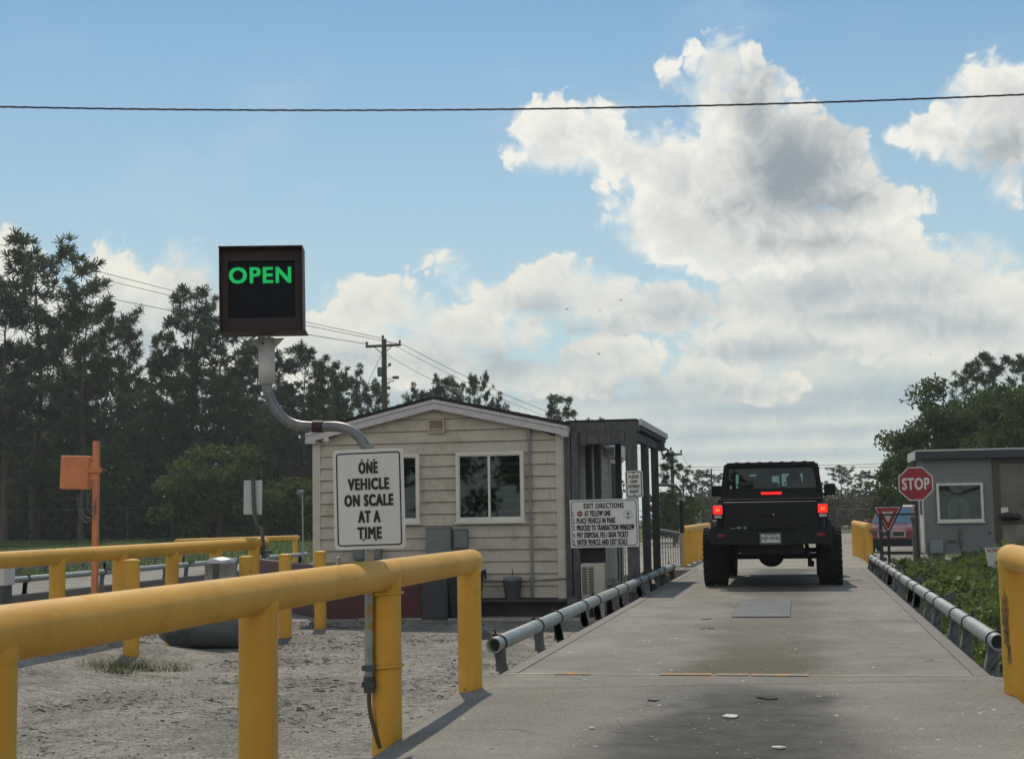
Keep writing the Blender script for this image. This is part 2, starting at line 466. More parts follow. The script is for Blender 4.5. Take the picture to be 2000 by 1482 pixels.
SILV = mat('silver_lid', (0.5, 0.5, 0.49), 0.4, 0.6, var=0.15, scale=9, dirt=(0.3, 0.27, 0.23), dscale=8)
ORANGE = mat('orange_paint', (0.62, 0.215, 0.085), 0.6, var=0.12, scale=5, dirt=(0.38, 0.12, 0.05), dirt_lo=0.58, dscale=6)
BROWN = mat('brown_sheet', (0.030, 0.018, 0.018), 0.55, 0.1, var=0.2, scale=6)
SCREEN = mat('screen_black', (0.004, 0.007, 0.014), 0.4, var=0.2, spec=0.15)
GREENLED = mat('green_led', (0.005, 0.03, 0.01), 0.5, emit=(0.0, 0.50, 0.11), estr=0.80, var=0.0)
REDSIGN = mat('sign_red', (0.30, 0.012, 0.03), 0.4, var=0.12, scale=5)
RUBBER = mat('tyre_rubber', (0.012, 0.0125, 0.013), 0.9, spec=0.2, var=0.3, scale=20)
SHEDG = mat('shed_grey', (0.155, 0.175, 0.19), 0.65, var=0.06, scale=3, bump=0.25, bscale=30, dirt=(0.12, 0.13, 0.135), dscale=2)
CONCB = mat('block_concrete', (0.34, 0.33, 0.30), 0.85, var=0.2, scale=7, bump=0.5, bscale=40)
WIN = glassmat('window_glass', (0.55, 0.6, 0.55), 0.02)
ROOMD = mat('dark_room', (0.012, 0.016, 0.012), 0.8, var=0.5, scale=2.5)
PLASTG = mat('plastic_grey', (0.16, 0.18, 0.19), 0.5, var=0.15)
POLEW = mat('pole_wood', (0.07, 0.055, 0.045), 0.9, var=0.3, scale=8, stretch=(5, 5, 0.6))
WIRE = mat('wire_black', (0.02, 0.02, 0.022), 0.6, var=0.1)
BARK = mat('pine_bark', (0.075, 0.055, 0.042), 0.95, var=0.4, scale=5, bump=0.6, bscale=12)
NEEDLE = leafmat('pine_needles', (0.050, 0.078, 0.036), 0.30, 0.35, 0.25)
NEEDLE2 = leafmat('pine_needles_blue', (0.045, 0.070, 0.044), 0.30, 0.3, 0.25)
LEAF = leafmat('oak_leaves', (0.055, 0.088, 0.026), 0.38, 0.45, 0.5)
LEAFY = leafmat('bright_leaves', (0.066, 0.100, 0.028), 0.42, 0.4, 0.6)
LEAFB = leafmat('dull_leaves', (0.085, 0.075, 0.045), 0.3, 0.4, 0.3)
WEED = leafmat('weed_leaves', (0.088, 0.125, 0.040), 0.50, 0.5, 1.6)
GRASSM = leafmat('grass_blades', (0.085, 0.130, 0.040), 0.35, 0.35, 0.4)

# ------------------------------------------------------------------ ground materials
def surf(name, fn, rough=0.9):
    m = bpy.data.materials.new(name)
    m.use_nodes = True
    nt = m.node_tree
    g = NG(nt)
    b = nt.nodes['Principled BSDF']
    b.inputs['Roughness'].default_value = rough
    b.inputs['Specular IOR Level'].default_value = 0.3
    P = g.n('ShaderNodeNewGeometry').outputs['Position']
    c, h, dist = fn(g, P)
    g.put(b.inputs['Base Color'], c)
    bn = g.n('ShaderNodeBump'); bn.inputs['Strength'].default_value = 1.0; bn.inputs['Distance'].default_value = dist
    g.put(bn.inputs['Height'], h); g.put(b.inputs['Normal'], bn.outputs[0])
    return m

def gravel_fn(g, P):
    big = g.noise(P, 0.35, 5, 0.6)
    mid = g.noise(g.v('MULTIPLY', P, (1.0, 0.6, 1.0)), 1.3, 9, 0.72)
    fine = g.noise(P, 22, 6, 0.75)
    st = g.vor(P, 30)
    st2 = g.n('ShaderNodeTexVoronoi'); g.put(st2.inputs['Vector'], P); st2.inputs['Scale'].default_value = 55
    c = g.mix(g.ramp(mid, 0.38, 0.60), (0.180, 0.165, 0.140), (0.335, 0.308, 0.262))
    c = g.mix(g.ramp(big, 0.52, 0.70, 0, 0.7), c, (0.120, 0.113, 0.100))
    c = g.mix(g.ramp(fine, 0.44, 0.66, 0, 0.4), c, (0.42, 0.39, 0.345))
    sv = g.n('ShaderNodeSeparateXYZ'); g.put(sv.inputs[0], st2.outputs['Color'])
    c = g.mix(g.ramp(sv.outputs[0], 0.80, 0.92, 0, 0.8), c, (0.085, 0.080, 0.072))
    c = g.mix(g.ramp(sv.outputs[1], 0.88, 0.97, 0, 0.6), c, (0.46, 0.44, 0.40))
    tw = g.noise(g.v('MULTIPLY', P, (4.0, 13.0, 1.0)), 1.2, 7, 0.8)
    pat = g.noise(P, 0.55, 4, 0.6)
    c = g.mix(g.m('MULTIPLY', g.ramp(tw, 0.53, 0.60), g.ramp(pat, 0.38, 0.58, 0.2, 1.0)), c, (0.060, 0.053, 0.043))
    h = g.m('ADD', g.m('MULTIPLY', fine, 0.8), g.m('MULTIPLY', mid, 0.9))
    return c, g.m('ADD', h, g.m('MULTIPLY', st, 0.6)), 0.016
GRAVEL = surf('gravel', gravel_fn, 0.95)

def grass_fn(g, P):
    a = g.noise(P, 0.12, 5, 0.6); b = g.noise(P, 3.0, 6, 0.7)
    c = g.mix(g.ramp(a, 0.35, 0.68), (0.052, 0.080, 0.024), (0.100, 0.115, 0.040))
    c = g.mix(g.ramp(b, 0.4, 0.75, 0, 0.6), c, (0.05, 0.075, 0.022))
    return c, b, 0.08
GRASS = surf('field_grass', grass_fn, 0.95)

def conc_fn(stain):
    def fn(g, P):
        a = g.noise(P, 0.8, 7, 0.65); f = g.noise(P, 60, 3, 0.6); md = g.noise(P, 6, 6, 0.65)
        c = g.mix(g.ramp(a, 0.3, 0.7), *(((0.165, 0.153, 0.130), (0.265, 0.247, 0.212)) if stain == 'apron' else ((0.185, 0.172, 0.145), (0.300, 0.281, 0.242))))
        c = g.mix(g.ramp(md, 0.46, 0.72, 0, 0.6), c, (0.175, 0.165, 0.142))
        c = g.mix(g.ramp(f, 0.52, 0.68, 0, 0.55), c, (0.42, 0.40, 0.36))
        f3 = g.noise(P, 110, 2, 0.6)
        c = g.mix(g.ramp(f3, 0.56, 0.70, 0, 0.6), c, (0.115, 0.105, 0.092))
        wp = g.v('MULTIPLY_ADD', g.noise(P, 1.7, 5, 0.65, out=1), (0.9, 0.9, 0.0), P)
        ck = g.vor(wp, 0.42, 'DISTANCE_TO_EDGE')
        ckm = g.m('MULTIPLY', g.ramp(ck, 0.010, 0.003), g.ramp(g.noise(P, 0.5, 3), 0.50, 0.62))
        c = g.mix(g.m('MULTIPLY', ckm, 0.55), c, (0.08, 0.072, 0.062))
        sx = g.n('ShaderNodeSeparateXYZ'); g.put(sx.inputs[0], P)
        wob = g.noise(P, 0.9, 6, 0.65)
        x = g.m('ADD', sx.outputs[0], g.m('MULTIPLY', g.m('SUBTRACT', wob, 0.5), 1.3))
        # oil drip band down the middle of the lane
        wide = g.ramp(sx.outputs[1], 10.5, 5.5, 0.80, 1.15)
        band = g.ramp(g.m('ABSOLUTE', g.m('ADD', x, 0.36)), wide, 0.25)
        if stain == 'apron':
            fall = g.ramp(g.m('ADD', sx.outputs[1], g.m('MULTIPLY', wob, 1.5)), 10.9, 9.6)
            f2 = g.m('MULTIPLY', g.m('MULTIPLY', band, fall), g.ramp(md, 0.25, 0.70, 0.98, 0.72))
            c = g.mix(f2, c, (0.028, 0.027, 0.026))
            rust = g.m('MULTIPLY', g.ramp(wob, 0.52, 0.7), g.ramp(sx.outputs[1], 8.3, 10.2))
            c = g.mix(g.m('MULTIPLY', rust, 0.55), c, (0.30, 0.20, 0.10))
        else:
            trk = g.ramp(g.m('ABSOLUTE', g.m('SUBTRACT', g.m('ABSOLUTE', g.m('ADD', x, 0.42)), 0.92)), 0.42, 0.10)
            c = g.mix(g.m('MULTIPLY', trk, g.ramp(md, 0.3, 0.7, 0.10, 0.42)), c, (0.15, 0.138, 0.112))
            c = g.mix(g.m('MULTIPLY', band, g.ramp(md, 0.25, 0.7, 0.82, 0.40)), c, (0.098, 0.083, 0.055))
            near = g.ramp(sx.outputs[1], 14.5, 10.6)
            c = g.mix(g.m('MULTIPLY', g.m('MULTIPLY', near, band), 0.75), c, (0.088, 0.074, 0.042))
            far = g.ramp(sx.outputs[1], 19.0, 21.5)
            c = g.mix(g.m('MULTIPLY', g.m('MULTIPLY', far, band), 0.6), c, (0.075, 0.072, 0.066))
        sp = g.vor(g.v('MULTIPLY', P, (1.0, 0.6, 1.0)), 5.2)
        pk = g.noise(P, 1.3, 2, 0.5)
        c = g.mix(g.m('MULTIPLY', g.ramp(sp, 0.085, 0.06), g.ramp(pk, 0.40, 0.55)), c, (0.55, 0.53, 0.49))
        sp3 = g.vor(P, 15.0); c = g.mix(g.m('MULTIPLY', g.ramp(sp3, 0.16, 0.08), g.ramp(g.noise(P, 2.3, 3, 0.6), 0.48, 0.62)), c, (0.50, 0.48, 0.44))
        sp4 = g.vor(g.v('ADD', P, (7.7, 2.2, 0)), 11.0); c = g.mix(g.m('MULTIPLY', g.ramp(sp4, 0.15, 0.08), g.ramp(g.noise(P, 1.9, 3, 0.6), 0.50, 0.62)), c, (0.07, 0.064, 0.055))
        sp2 = g.vor(g.v('ADD', P, (3.3, 1.7, 0)), 3.1)
        c = g.mix(g.ramp(sp2, 0.055, 0.035, 0, 0.85), c, (0.05, 0.048, 0.042))
        return c, g.m('ADD', g.m('MULTIPLY', f, 0.3), md), 0.008
    return fn
DECKC = surf('deck_concrete', conc_fn('deck'), 0.85)
APRONC = surf('apron_concrete', conc_fn('apron'), 0.85)
DIRTR = surf('dirt_road', lambda g, P: (g.mix(g.ramp(g.noise(P, 0.9, 7, 0.65), 0.3, 0.7), (0.24, 0.215, 0.175), (0.38, 0.35, 0.30)), g.noise(P, 12, 5, 0.6), 0.02), 0.95)

GZ = -0.40
def sstep(a, b, x):
    t = np.clip((x-a)/(b-a), 0, 1)
    return t*t*(3-2*t)
def ground_z(X, Y):
    X, Y = np.asarray(X, float), np.asarray(Y, float)
    z = GZ + 0.36*sstep(38, 95, Y)*sstep(-6, -18, X)
    z = z + 0.28*sstep(-6.7, -7.5, X)*sstep(-8.7, -8.1, X)*(1-sstep(15.3, 16.5, Y))*sstep(4, 8, Y)
    z = z + 0.02*np.sin(X*0.9+1.3)*np.sin(Y*0.7)*(Y > 3)
    return z

def sheet(name, xs, ys, m, dz=0.0, mask=None):
    gx, gy = np.meshgrid(xs, ys)
    V = np.stack([gx, gy, ground_z(gx, gy)+dz], -1).reshape(-1, 3)
    nx = len(xs)
    i, j = np.meshgrid(np.arange(nx-1), np.arange(len(ys)-1))
    a = (j*nx+i).ravel()
    F = np.stack([a, a+1, a+nx+1, a+nx], -1)
    if mask is not None:
        c = V[F].mean(1)
        F = F[mask(c[:, 0], c[:, 1])]
    o = soup(name, V, F, m)
    for p in (): pass
    return tag(o, kind='structure')
xs = np.unique(np.concatenate([np.linspace(-220, -60, 15), np.linspace(-60, 30, 120), np.linspace(30, 220, 15)]))
ys = np.unique(np.concatenate([np.linspace(-70, -5, 8), np.linspace(-5, 60, 110), np.linspace(60, 130, 40), np.linspace(130, 230, 12)]))
sheet('ground', xs, ys, GRAVEL)
def edge_noise(x, y): return 1.6*np.sin(x*0.7)+1.1*np.sin(x*1.9+y*0.6)
sheet('grass_field', np.linspace(-140, 40, 260), np.linspace(26, 230, 240), GRASS, 0.006,
      lambda x, y: (((x < -17.2+0.4*np.sin(y)) & (y > 26)) | ((x < -8.0) & (y > 44+edge_noise(x, y))) | ((x > 4.5) & (y > 40)) | (y > 96)))
sheet('grass_verge', np.linspace(1.45, 30, 70), np.linspace(9.4, 40, 80), GRASS, 0.007)

# exit road beyond the scale
road = MB()
N = 24
ysr = [29.32+i*(95-29.32)/N for i in range(N+1)]
vs = []
for y in ysr:
    z = GZ+0.012+(0.405-0.03)*(1-float(sstep(33, 55, np.array(y))))
    wd = 0 if y < 40 else (y-40)*0.03
    vs += [(-2.9-wd*3, y, z), (1.9+wd*2.2, y, z), (1.9+wd*2.2+0.3, y, GZ-0.1), (-5.6-wd*3, y, GZ-0.02)]
road.add(vs, [(4*i+a, 4*i+(a+1) % 4, 4*i+4+(a+1) % 4, 4*i+4+a) for i in range(N) for a in range(4)])
road.add(vs[:4], [(0, 1, 2, 3)])
tag(road.build('exit_road', DIRTR), kind='structure')
cross = MB(); cross.bb(-120, 120, 70, 82, GZ-0.2, GZ+0.03)
tag(cross.build('cross_road', DIRTR), kind='structure')

# concrete apron before the scale, its left edge curving
ap = MB()
edge = [(-4, -2.15), (3, -2.10), (6.0, -2.12), (7.4, -2.16), (8.7, -2.24), (9.6, -2.34), (10.0, -2.38), (10.385, -2.44)]
redge = [(-4, 1.32), (3, 1.32), (6.0, 1.32), (7.4, 1.30), (8.7, 1.27), (9.6, 1.27), (10.0, 1.30), (10.385, 1.40)]
TOPZ = -0.004
vs = []
for (y, xl), (_, xr) in zip(edge, redge):
    vs += [(xl-0.10, y, GZ-0.1), (xl-0.02, y, TOPZ-0.06), (xl+0.20, y, TOPZ-0.022), (xl+0.26, y, TOPZ), (xr-0.1, y, TOPZ), (xr, y, TOPZ-0.02), (xr+0.05, y, GZ-0.1)]
n = 7
ap.add(vs, [(n*i+a, n*i+a+1, n*i+n+a+1, n*i+n+a) for i in range(len(edge)-1) for a in range(n-1)])
ap.add(vs[-n:], [tuple(range(n))])
tag(ap.build('entry_apron', APRONC), kind='structure')

# ------------------------------------------------------------------ truck scale under the pickup
def weighbridge(x0, x1, ylist, label, plate=True, name='truck_scale'):
    t = thing(name, label, 'truck scale', ((x0+x1)/2, ylist[0], GZ))
    dk = MB()
    for a, b in zip(ylist[:-1], ylist[1:]):
        dk.bb(x0+0.11, x1-0.11, a+0.006, b-0.006, -0.16, 0.0, bev=0.005)
    dk.build('deck', DECKC, t)
    fr = MB()
    for s, x in ((-1, x0), (1, x1)):
        xx0, xx1 = (x, x+0.108) if s < 0 else (x-0.108, x)
        fr.bb(xx0, xx1, ylist[0], ylist[-1], -0.20, 0.004, bev=0.004)
    fr.bb(x0+0.2, x1-0.2, ylist[0]+0.1, ylist[-1]-0.1, GZ-0.05, -0.17)
    fr.build('side_beam', mat('beam_steel', (0.17, 0.155, 0.145), 0.7, 0.3, var=0.2, scale=5, dirt=(0.13, 0.085, 0.06), dscale=4), t)
    return t
t = weighbridge(-2.17, 1.24, [10.41, 16.65, 22.72, 29.25], 'long concrete truck scale deck the black pickup is standing on')
pl = MB()
pl.box((-0.46, 17.35, 0.008), (0.62, 2.85, 0.010), bev=0.003)
pl.build('hatch_plate', mat('tread_plate', (0.075, 0.085, 0.085), 0.6, 0.3, var=0.3, scale=3, bump=0.8, bscale=26, dirt=(0.19, 0.18, 0.16), dscale=5), t)
st = MB()
st.bb(-2.17, 1.26, 10.388, 10.408, -0.03, 0.0005)
st.build('edge_angle', mat('edge_steel', (0.52, 0.49, 0.41), 0.6, 0.3, var=0.3, scale=6), t)
WYEL = mat('worn_yellow', (0.50, 0.23, 0.045), 0.8, var=0.3, scale=8, dirt=(0.25, 0.225, 0.17), dirt_lo=0.40, dirt_hi=0.54, dscale=10)
for a, b in ((-1.78, -1.52), (-1.02, -0.66), (-0.62, -0.40), (-0.38, 0.02)):
    yl = MB(); yl.bb(a, b, 10.34+0.02*rnd.random(), 10.47-0.02*rnd.random(), 0.0012, 0.0024); yl.build('stop_line', WYEL, t)

t2 = weighbridge(-15.55, -12.25, [19.5, 24.9, 30.2, 35.4], 'second concrete truck scale in the far lane left of the building')

def scale_rail(x, side, y0, y1, zc, r, label, step=1.62, segs=None, group='pipe rails along the truck scales'):
    """pipe rail carried on steel arms beside the deck; side -1 = left of the deck"""
    t = thing('pipe_rail', label, 'pipe rail', (x, y0, 0), group)
    segs = segs or [(y0, y1)]
    p = MB()
    for a, b in segs:
        rr = [(r, 0), (r, b-a), (r-0.009, b-a), (r-0.009, 0), (r, 0)]
        p.lathe(rr, (x, a, zc), (0, 1, 0), 28)
    pipe = p.build('pipe', GALV, t)
    y = y0+0.16; k = 0
    while y < y1-0.05:
        a = MB()
        dx = -side*0.085
        a.prism([(-0.042, -0.02), (0.042, -0.02), (0.036, zc-r+0.03), (-0.036, zc-r+0.03)], 0.012, (x+dx*0.3, y, 0), (1, 0, 0), (-side*-0.0, 0, 1))
        a.bar((x-side*0.055, y-0.006, -0.06), (x, y-0.006, zc-r+0.02), 0.075, 0.012, (0, 1, 0))
        a.bar((x-side*0.055-0.036, y+0.05, -0.06), (x-0.036, y+0.05, zc-r*0.6), 0.010, 0.10, (0, 1, 0))
        a.bb(x-side*0.10-0.03, x-side*0.02+0.03, y-0.05, y+0.09, -0.09, -0.03)
        a.build('support_arm', ARM, t)
        b = MB()
        pts = [(x+(r+0.004)*math.cos(q), y+0.03, zc+(r+0.004)*math.sin(q)) for q in [math.radians(-60+300*i/22) for i in range(23)]]
        b.tube(pts, 0.0075, 6)
        b.cyl((x+side*0.02, y+0.03, zc+r*0.9), (x+side*0.028, y+0.03, zc+r+0.045), 0.007, n=8)
        b.bb(x+side*0.028-0.018, x+side*0.028+0.018, y+0.016, y+0.044, zc+r+0.0, zc+r+0.016)
        b.build('clamp', BLACK, t)
        if k % 3 == 0:
            h = MB()
            h.prism([(0, 0), (0.11, 0), (0.10, 0.05), (0.06, 0.075), (0.01, 0.05)], 0.02, (x+side*(r-0.01)+(0 if side > 0 else -0.11), y+0.05, zc+r*0.45))
            h.build('bracket', DKST, t)
        y += step*(0.62 if k % 2 else 1.0); k += 1
    return t
scale_rail(-2.27, -1, 10.55, 25.9, 0.185, 0.058, 'galvanised pipe rail along the near scale deck, beside the porch and air conditioner')
scale_rail(1.345, 1, 10.75, 29.6, 0.195, 0.058, 'galvanised pipe rail along the near scale deck, beside the green weeds', segs=[(10.75, 20.2), (20.26, 29.6)])
scale_rail(-12.36, 1, 19.7, 35.0, 0.24, 0.05, 'pipe rail on the near edge of the far lane scale, behind the silver tank lid', segs=[(19.7, 24.6), (24.9, 29.4), (29.8, 35.0)])
scale_rail(-15.55, -1, 19.7, 35.0, 0.25, 0.05, 'pipe rail on the far edge of the far lane scale, against the grass', segs=[(19.7, 25.2), (25.8, 30.0), (30.6, 35.0)])

# ------------------------------------------------------------------ yellow guard rails
def guard_rail(x, y0, y1, ztop, posts, label, r=0.084, zb=GZ, elbow=False, x1=None, capnear=False):
    """horizontal steel pipe on posts, from y0 (near) to y1 (far)"""
    x1 = x if x1 is None else x1
    t = thing('guard_rail', label, 'guard rail', (x, y0, zb), 'yellow pipe guard rails')
    zc = ztop-r
    X = lambda y: x+(x1-x)*(y-y0)/(y1-y0)
    p = MB()
    N = 7
    near = [(x, y0+r*0.9*(1-math.cos(math.pi/2*i/N)), zc) for i in range(N)]
    pts = [(X(y0), y0-r*0.55*math.sin(math.radians(90-90*i/N)), zc) for i in range(N)] + [(X(y0+0.05), y0+0.05, zc), (X((y0+y1)/2), (y0+y1)/2, zc), (X(y1-0.05), y1-0.05, zc)] + [(X(y1), y1+r*0.55*math.sin(math.radians(90*i/N)), zc) for i in range(1, N+1)]
    rs = [max(0.004, r*math.sin(math.radians(90*i/N))) if i else 0.004 for i in range(N)] + [r, r, r] + [max(0.004, r*math.cos(math.radians(90*i/N))) for i in range(1, N+1)]
    p.tube(pts, rs, 28)
    p.build('rail', YEL, t)
    for y in posts:
        q = MB()
        q.cyl((X(y), y, zb-0.1), (X(y), y, zc-0.01), r*0.985, n=28)
        # weld bead where the post meets the rail
        q.lathe([(r*0.985, -0.02), (r*1.05, 0.0), (r*0.985, 0.03)], (X(y), y, zc-r*0.72), (0, 0, 1), 28)
        q.build('post', YEL, t)
    return t
gr = guard_rail(-2.27, 0.6, 9.86, 0.915, [1.75, 3.74, 5.82, 7.74, 9.78], 'big yellow pipe guard rail in front, carrying the one vehicle sign')
gr2 = guard_rail(1.30, 0.6, 9.62, 0.915, [1.7, 3.7, 5.6, 7.6, 9.58], 'yellow pipe guard rail with scraped rusty end post at the right picture edge')
hk = MB(); hk.tube([(-2.27+0.0, 6.9+0.022*math.cos(a), 0.918+0.034*math.sin(a)) for a in [math.pi*i/10 for i in range(11)]], 0.006, 6); hk.build('hook', GALV, gr)
rp = MB()
def patch(mb, x, z, w, h, y, r, cx, seed):
    rr = random.Random(seed); n = 26; pts = []
    for i in range(n):
        a = 2*math.pi*i/n; k = 0.55+0.6*rr.random()
        px_, pz_ = x+w*math.cos(a)*k, z+h*math.sin(a)*k
        dx = max(-r*0.97, min(r*0.97, px_-cx))
        pts.append((cx+dx, y-math.sqrt(r*r-dx*dx)-0.0025, pz_))
    c = (sum(p[0] for p in pts)/n, min(p[1] for p in pts), z)
    mb.add(pts+[c], [(i, (i+1) % n, n) for i in range(n)])
patch(rp, 1.240, 0.46, 0.020, 0.19, 9.58, 0.084, 1.30, 3)
patch(rp, 1.250, 0.25, 0.012, 0.09, 9.58, 0.084, 1.30, 4)
rp.build('rust_scrape', mat('rust', (0.20, 0.125, 0.062), 0.9, var=0.5, scale=22, dirt=(0.36, 0.20, 0.05), dirt_lo=0.48, dirt_hi=0.6, dscale=18), gr2)
ch = MB()
ch.sph((1.262, 9.538, 0.832), (0.030, 0.012, 0.020), 10, 6)
ch.sph((1.285, 9.64, 0.905), (0.028, 0.05, 0.006), 10, 6); ch.sph((1.315, 9.56, 0.913), (0.016, 0.03, 0.005), 10, 6)
ch.build('paint_chip', mat('bare_primer', (0.09, 0.085, 0.08), 0.8, var=0.3, scale=40), gr2)
guard_rail(1.44, 32.1, 40.6, 0.85, [32.16, 33.85, 35.5, 37.2, 38.9, 40.5], 'yellow pipe guard rail past the pickup, beside the yield sign')
guard_rail(-2.50, 31.2, 39.8, 0.85, [31.26, 32.9, 34.6, 36.3, 38.0, 39.7], 'yellow pipe guard rail half hidden by the pickup, beside the crowd barrier')
guard_rail(-7.55, 10.4, 20.2, 0.875, [10.9, 12.4, 13.88, 15.36, 16.84, 18.3, 19.78], 'long yellow pipe guard rail behind the row of bollards', x1=-7.79)
guard_rail(-12.30, 12.0, 19.0, 0.84, [12.6, 14.3, 16.0, 17.2, 18.9], 'yellow pipe guard rail before the far lane scale, seen behind the long one')
guard_rail(-12.35, 30.8+5.2, 44, 0.60, [36.1, 38.0, 40, 42, 43.9], 'thin yellow guard rail beyond the far lane scale on the building side', r=0.06)
guard_rail(-15.35, 33.8, 38.2, 0.68, [33.9, 36.5, 38.1], 'thin yellow guard rail on the grass side beyond the far lane scale', r=0.07, x1=-13.75)

# bollards round the propane tank
for i, (px, py, lab) in enumerate(((256, 1282, 'yellow bollard beside the dry weed tuft, nearest the orange pole'), (480, 1256, 'yellow bollard just right of the silver tank lid'), (557, 1245, 'yellow bollard in front of the maroon wall, second from the building'), (626, 1229, 'yellow bollard right beside the one vehicle sign, next to the building'))):
    c = onZ(px, py, -0.30 if i == 0 else GZ)
    t = thing('bollard', lab, 'bollard', c, 'yellow bollards around the tank')
    b = MB(); top = 1.02 if i == 0 else 1.07
    b.lathe([(0.084, -0.05), (0.084, top-0.03), (0.0835, top-0.01)], c, n=28)
    b.build('post', YEL, t)
    b = MB(); b.lathe([(0.090, top-0.012), (0.090, top), (0.078, top+0.012), (0.04, top+0.02), (0.001, top+0.022)], c, n=28)
    b.build('cap', YEL, t)

# propane tank
c = onZ(410, 1268, GZ)
t = thing('propane_tank', 'dark grey propane tank with a silver dome lid between the bollards', 'tank', (c.x, c.y+0.35, GZ))
ax = Vector((1, 0.12, 0)).normalized()
tb = MB()
prof = [(0.001, -0.82), (0.16, -0.80), (0.28, -0.73), (0.36, -0.60), (0.38, -0.48), (0.38, 0.28), (0.36, 0.40), (0.28, 0.52), (0.16, 0.58), (0.001, 0.60)]
tc = Vector((c.x, c.y+0.36, -0.03))
tb.lathe(prof, tc, ax, 32)
tb.build('tank_body', TANKG, t)
ld = MB()
lc = at(398, 1140, 17.6)
ld.lathe([(0.19, -0.1), (0.19, 0.25), (0.195, 0.25), (0.195, 0.275), (0.12, 0.315), (0.04, 0.33), (0.001, 0.33)], (tc.x-0.02, tc.y, 0.36), n=28)
ld.build('dome_lid', SILV, t)
sl = MB(); sl.bb(tc.x-0.035, tc.x+0.035, tc.y-0.20, tc.y-0.187, 0.42, 0.60); sl.build('lid_latch', DKST, t)


# ------------------------------------------------------------------ scale house
BX0, BX1, BY0, BY1, BXC = -7.45, -3.50, 21.5, 28.7, -5.475
EAVE, SL = 2.36, 0.225
def wtop(x): return EAVE + SL*((BX1-BX0)/2 - abs(x-BXC))
H = thing('scale_house', 'beige sided scale house office with a shallow gable roof and wooden porch', 'building', (BXC, BY0, GZ))
core = MB()
core.prism([(BX0+0.03, -0.10), (BX1-0.03, -0.10), (BX1-0.03, EAVE), (BXC, wtop(BXC)), (BX0+0.03, EAVE)], -(BY1-BY0-0.04), (0, BY0+0.03, 0))
core.build('wall_core', mat('core_gap_shade', (0.045, 0.040, 0.034), 0.9), H)  # dark core colour stands in for lap shadows in the siding gaps
sdg = MB()
CH = 0.183
z = -0.10; k = 0
while z < wtop(BXC)-0.03:
    z1 = min(z+CH, wtop(BXC))
    # clip the course by the gable slope
    def xr(zz): return (BX0, BX1) if zz <= EAVE else (BXC-(BX1-BX0)/2+(zz-EAVE)/SL, BXC+(BX1-BX0)/2-(zz-EAVE)/SL)
    a0, a1 = xr(z); b0, b1 = xr(z1)
    if b0 > b1: b0 = b1 = BXC
    # split the course in shingle panels with thin butt joints
    cuts = [0.0]
    q = rnd.uniform(0.05, 0.3)
    while q < 0.98: cuts.append(q); q += rnd.uniform(0.22, 0.34)
    cuts.append(1.0)
    for c0, c1 in zip(cuts[:-1], cuts[1:]):
        g0 = 0.0015 if c0 > 0 else 0; g1 = 0.0015 if c1 < 1 else 0
        L0, L1 = a0+(a1-a0)*c0+g0, a0+(a1-a0)*c1-g1
        T0, T1 = b0+(b1-b0)*c0+g0, b0+(b1-b0)*c1-g1
        if k*CH+(-0.1) < EAVE-CH: T0, T1 = L0, L1
        yb, yt, ym = BY0-0.030+rnd.uniform(-0.003, 0.003), BY0-0.002, BY0+0.035
        vs = [(L0, yb, z+0.002), (L1, yb, z+0.002), (T1, yt, z1-0.006), (T0, yt, z1-0.006), (L0, ym, z+0.002), (L1, ym, z+0.002), (T1, ym, z1-0.006), (T0, ym, z1-0.006)]
        sdg.add(vs, [(0, 1, 2, 3), (4, 7, 6, 5), (0, 4, 5, 1), (3, 2, 6, 7), (0, 3, 7, 4), (1, 5, 6, 2)])
    if z < EAVE-0.02:
        for X_, sg in ((BX1, 1), (BX0, -1)):
            zt = min(z1, EAVE)
            vs = [(X_+sg*0.022, BY0+0.1, z-0.006), (X_+sg*0.022, BY1, z-0.006), (X_+sg*0.002, BY1, zt+0.004), (X_+sg*0.002, BY0+0.1, zt+0.004), (X_-sg*0.035, BY0+0.1, z), (X_-sg*0.035, BY1, z), (X_-sg*0.035, BY1, zt), (X_-sg*0.035, BY0+0.1, zt)]
            sdg.add(vs, [(0, 1, 2, 3), (4, 7, 6, 5), (0, 4, 5, 1), (3, 2, 6, 7), (0, 3, 7, 4), (1, 5, 6, 2)])
    z = z1; k += 1
sdg.build('siding', SIDING, H)
tr = MB()
for x in (BX0+0.035, BX1-0.05):
    tr.bb(x-0.06, x+0.06, BY0-0.030, BY0+0.06, -0.115, EAVE-0.01)
tr.bb(BX1-0.03, BX1+0.030, BY0-0.027, BY0+0.10, -0.112, EAVE-0.012); tr.bb(BX0-0.030, BX0+0.03, BY0-0.027, BY0+0.10, -0.112, EAVE-0.012)
tr.build('corner_board', TRIMC, H)
OV, FY = 0.10, BY0-0.16
rf = MB()
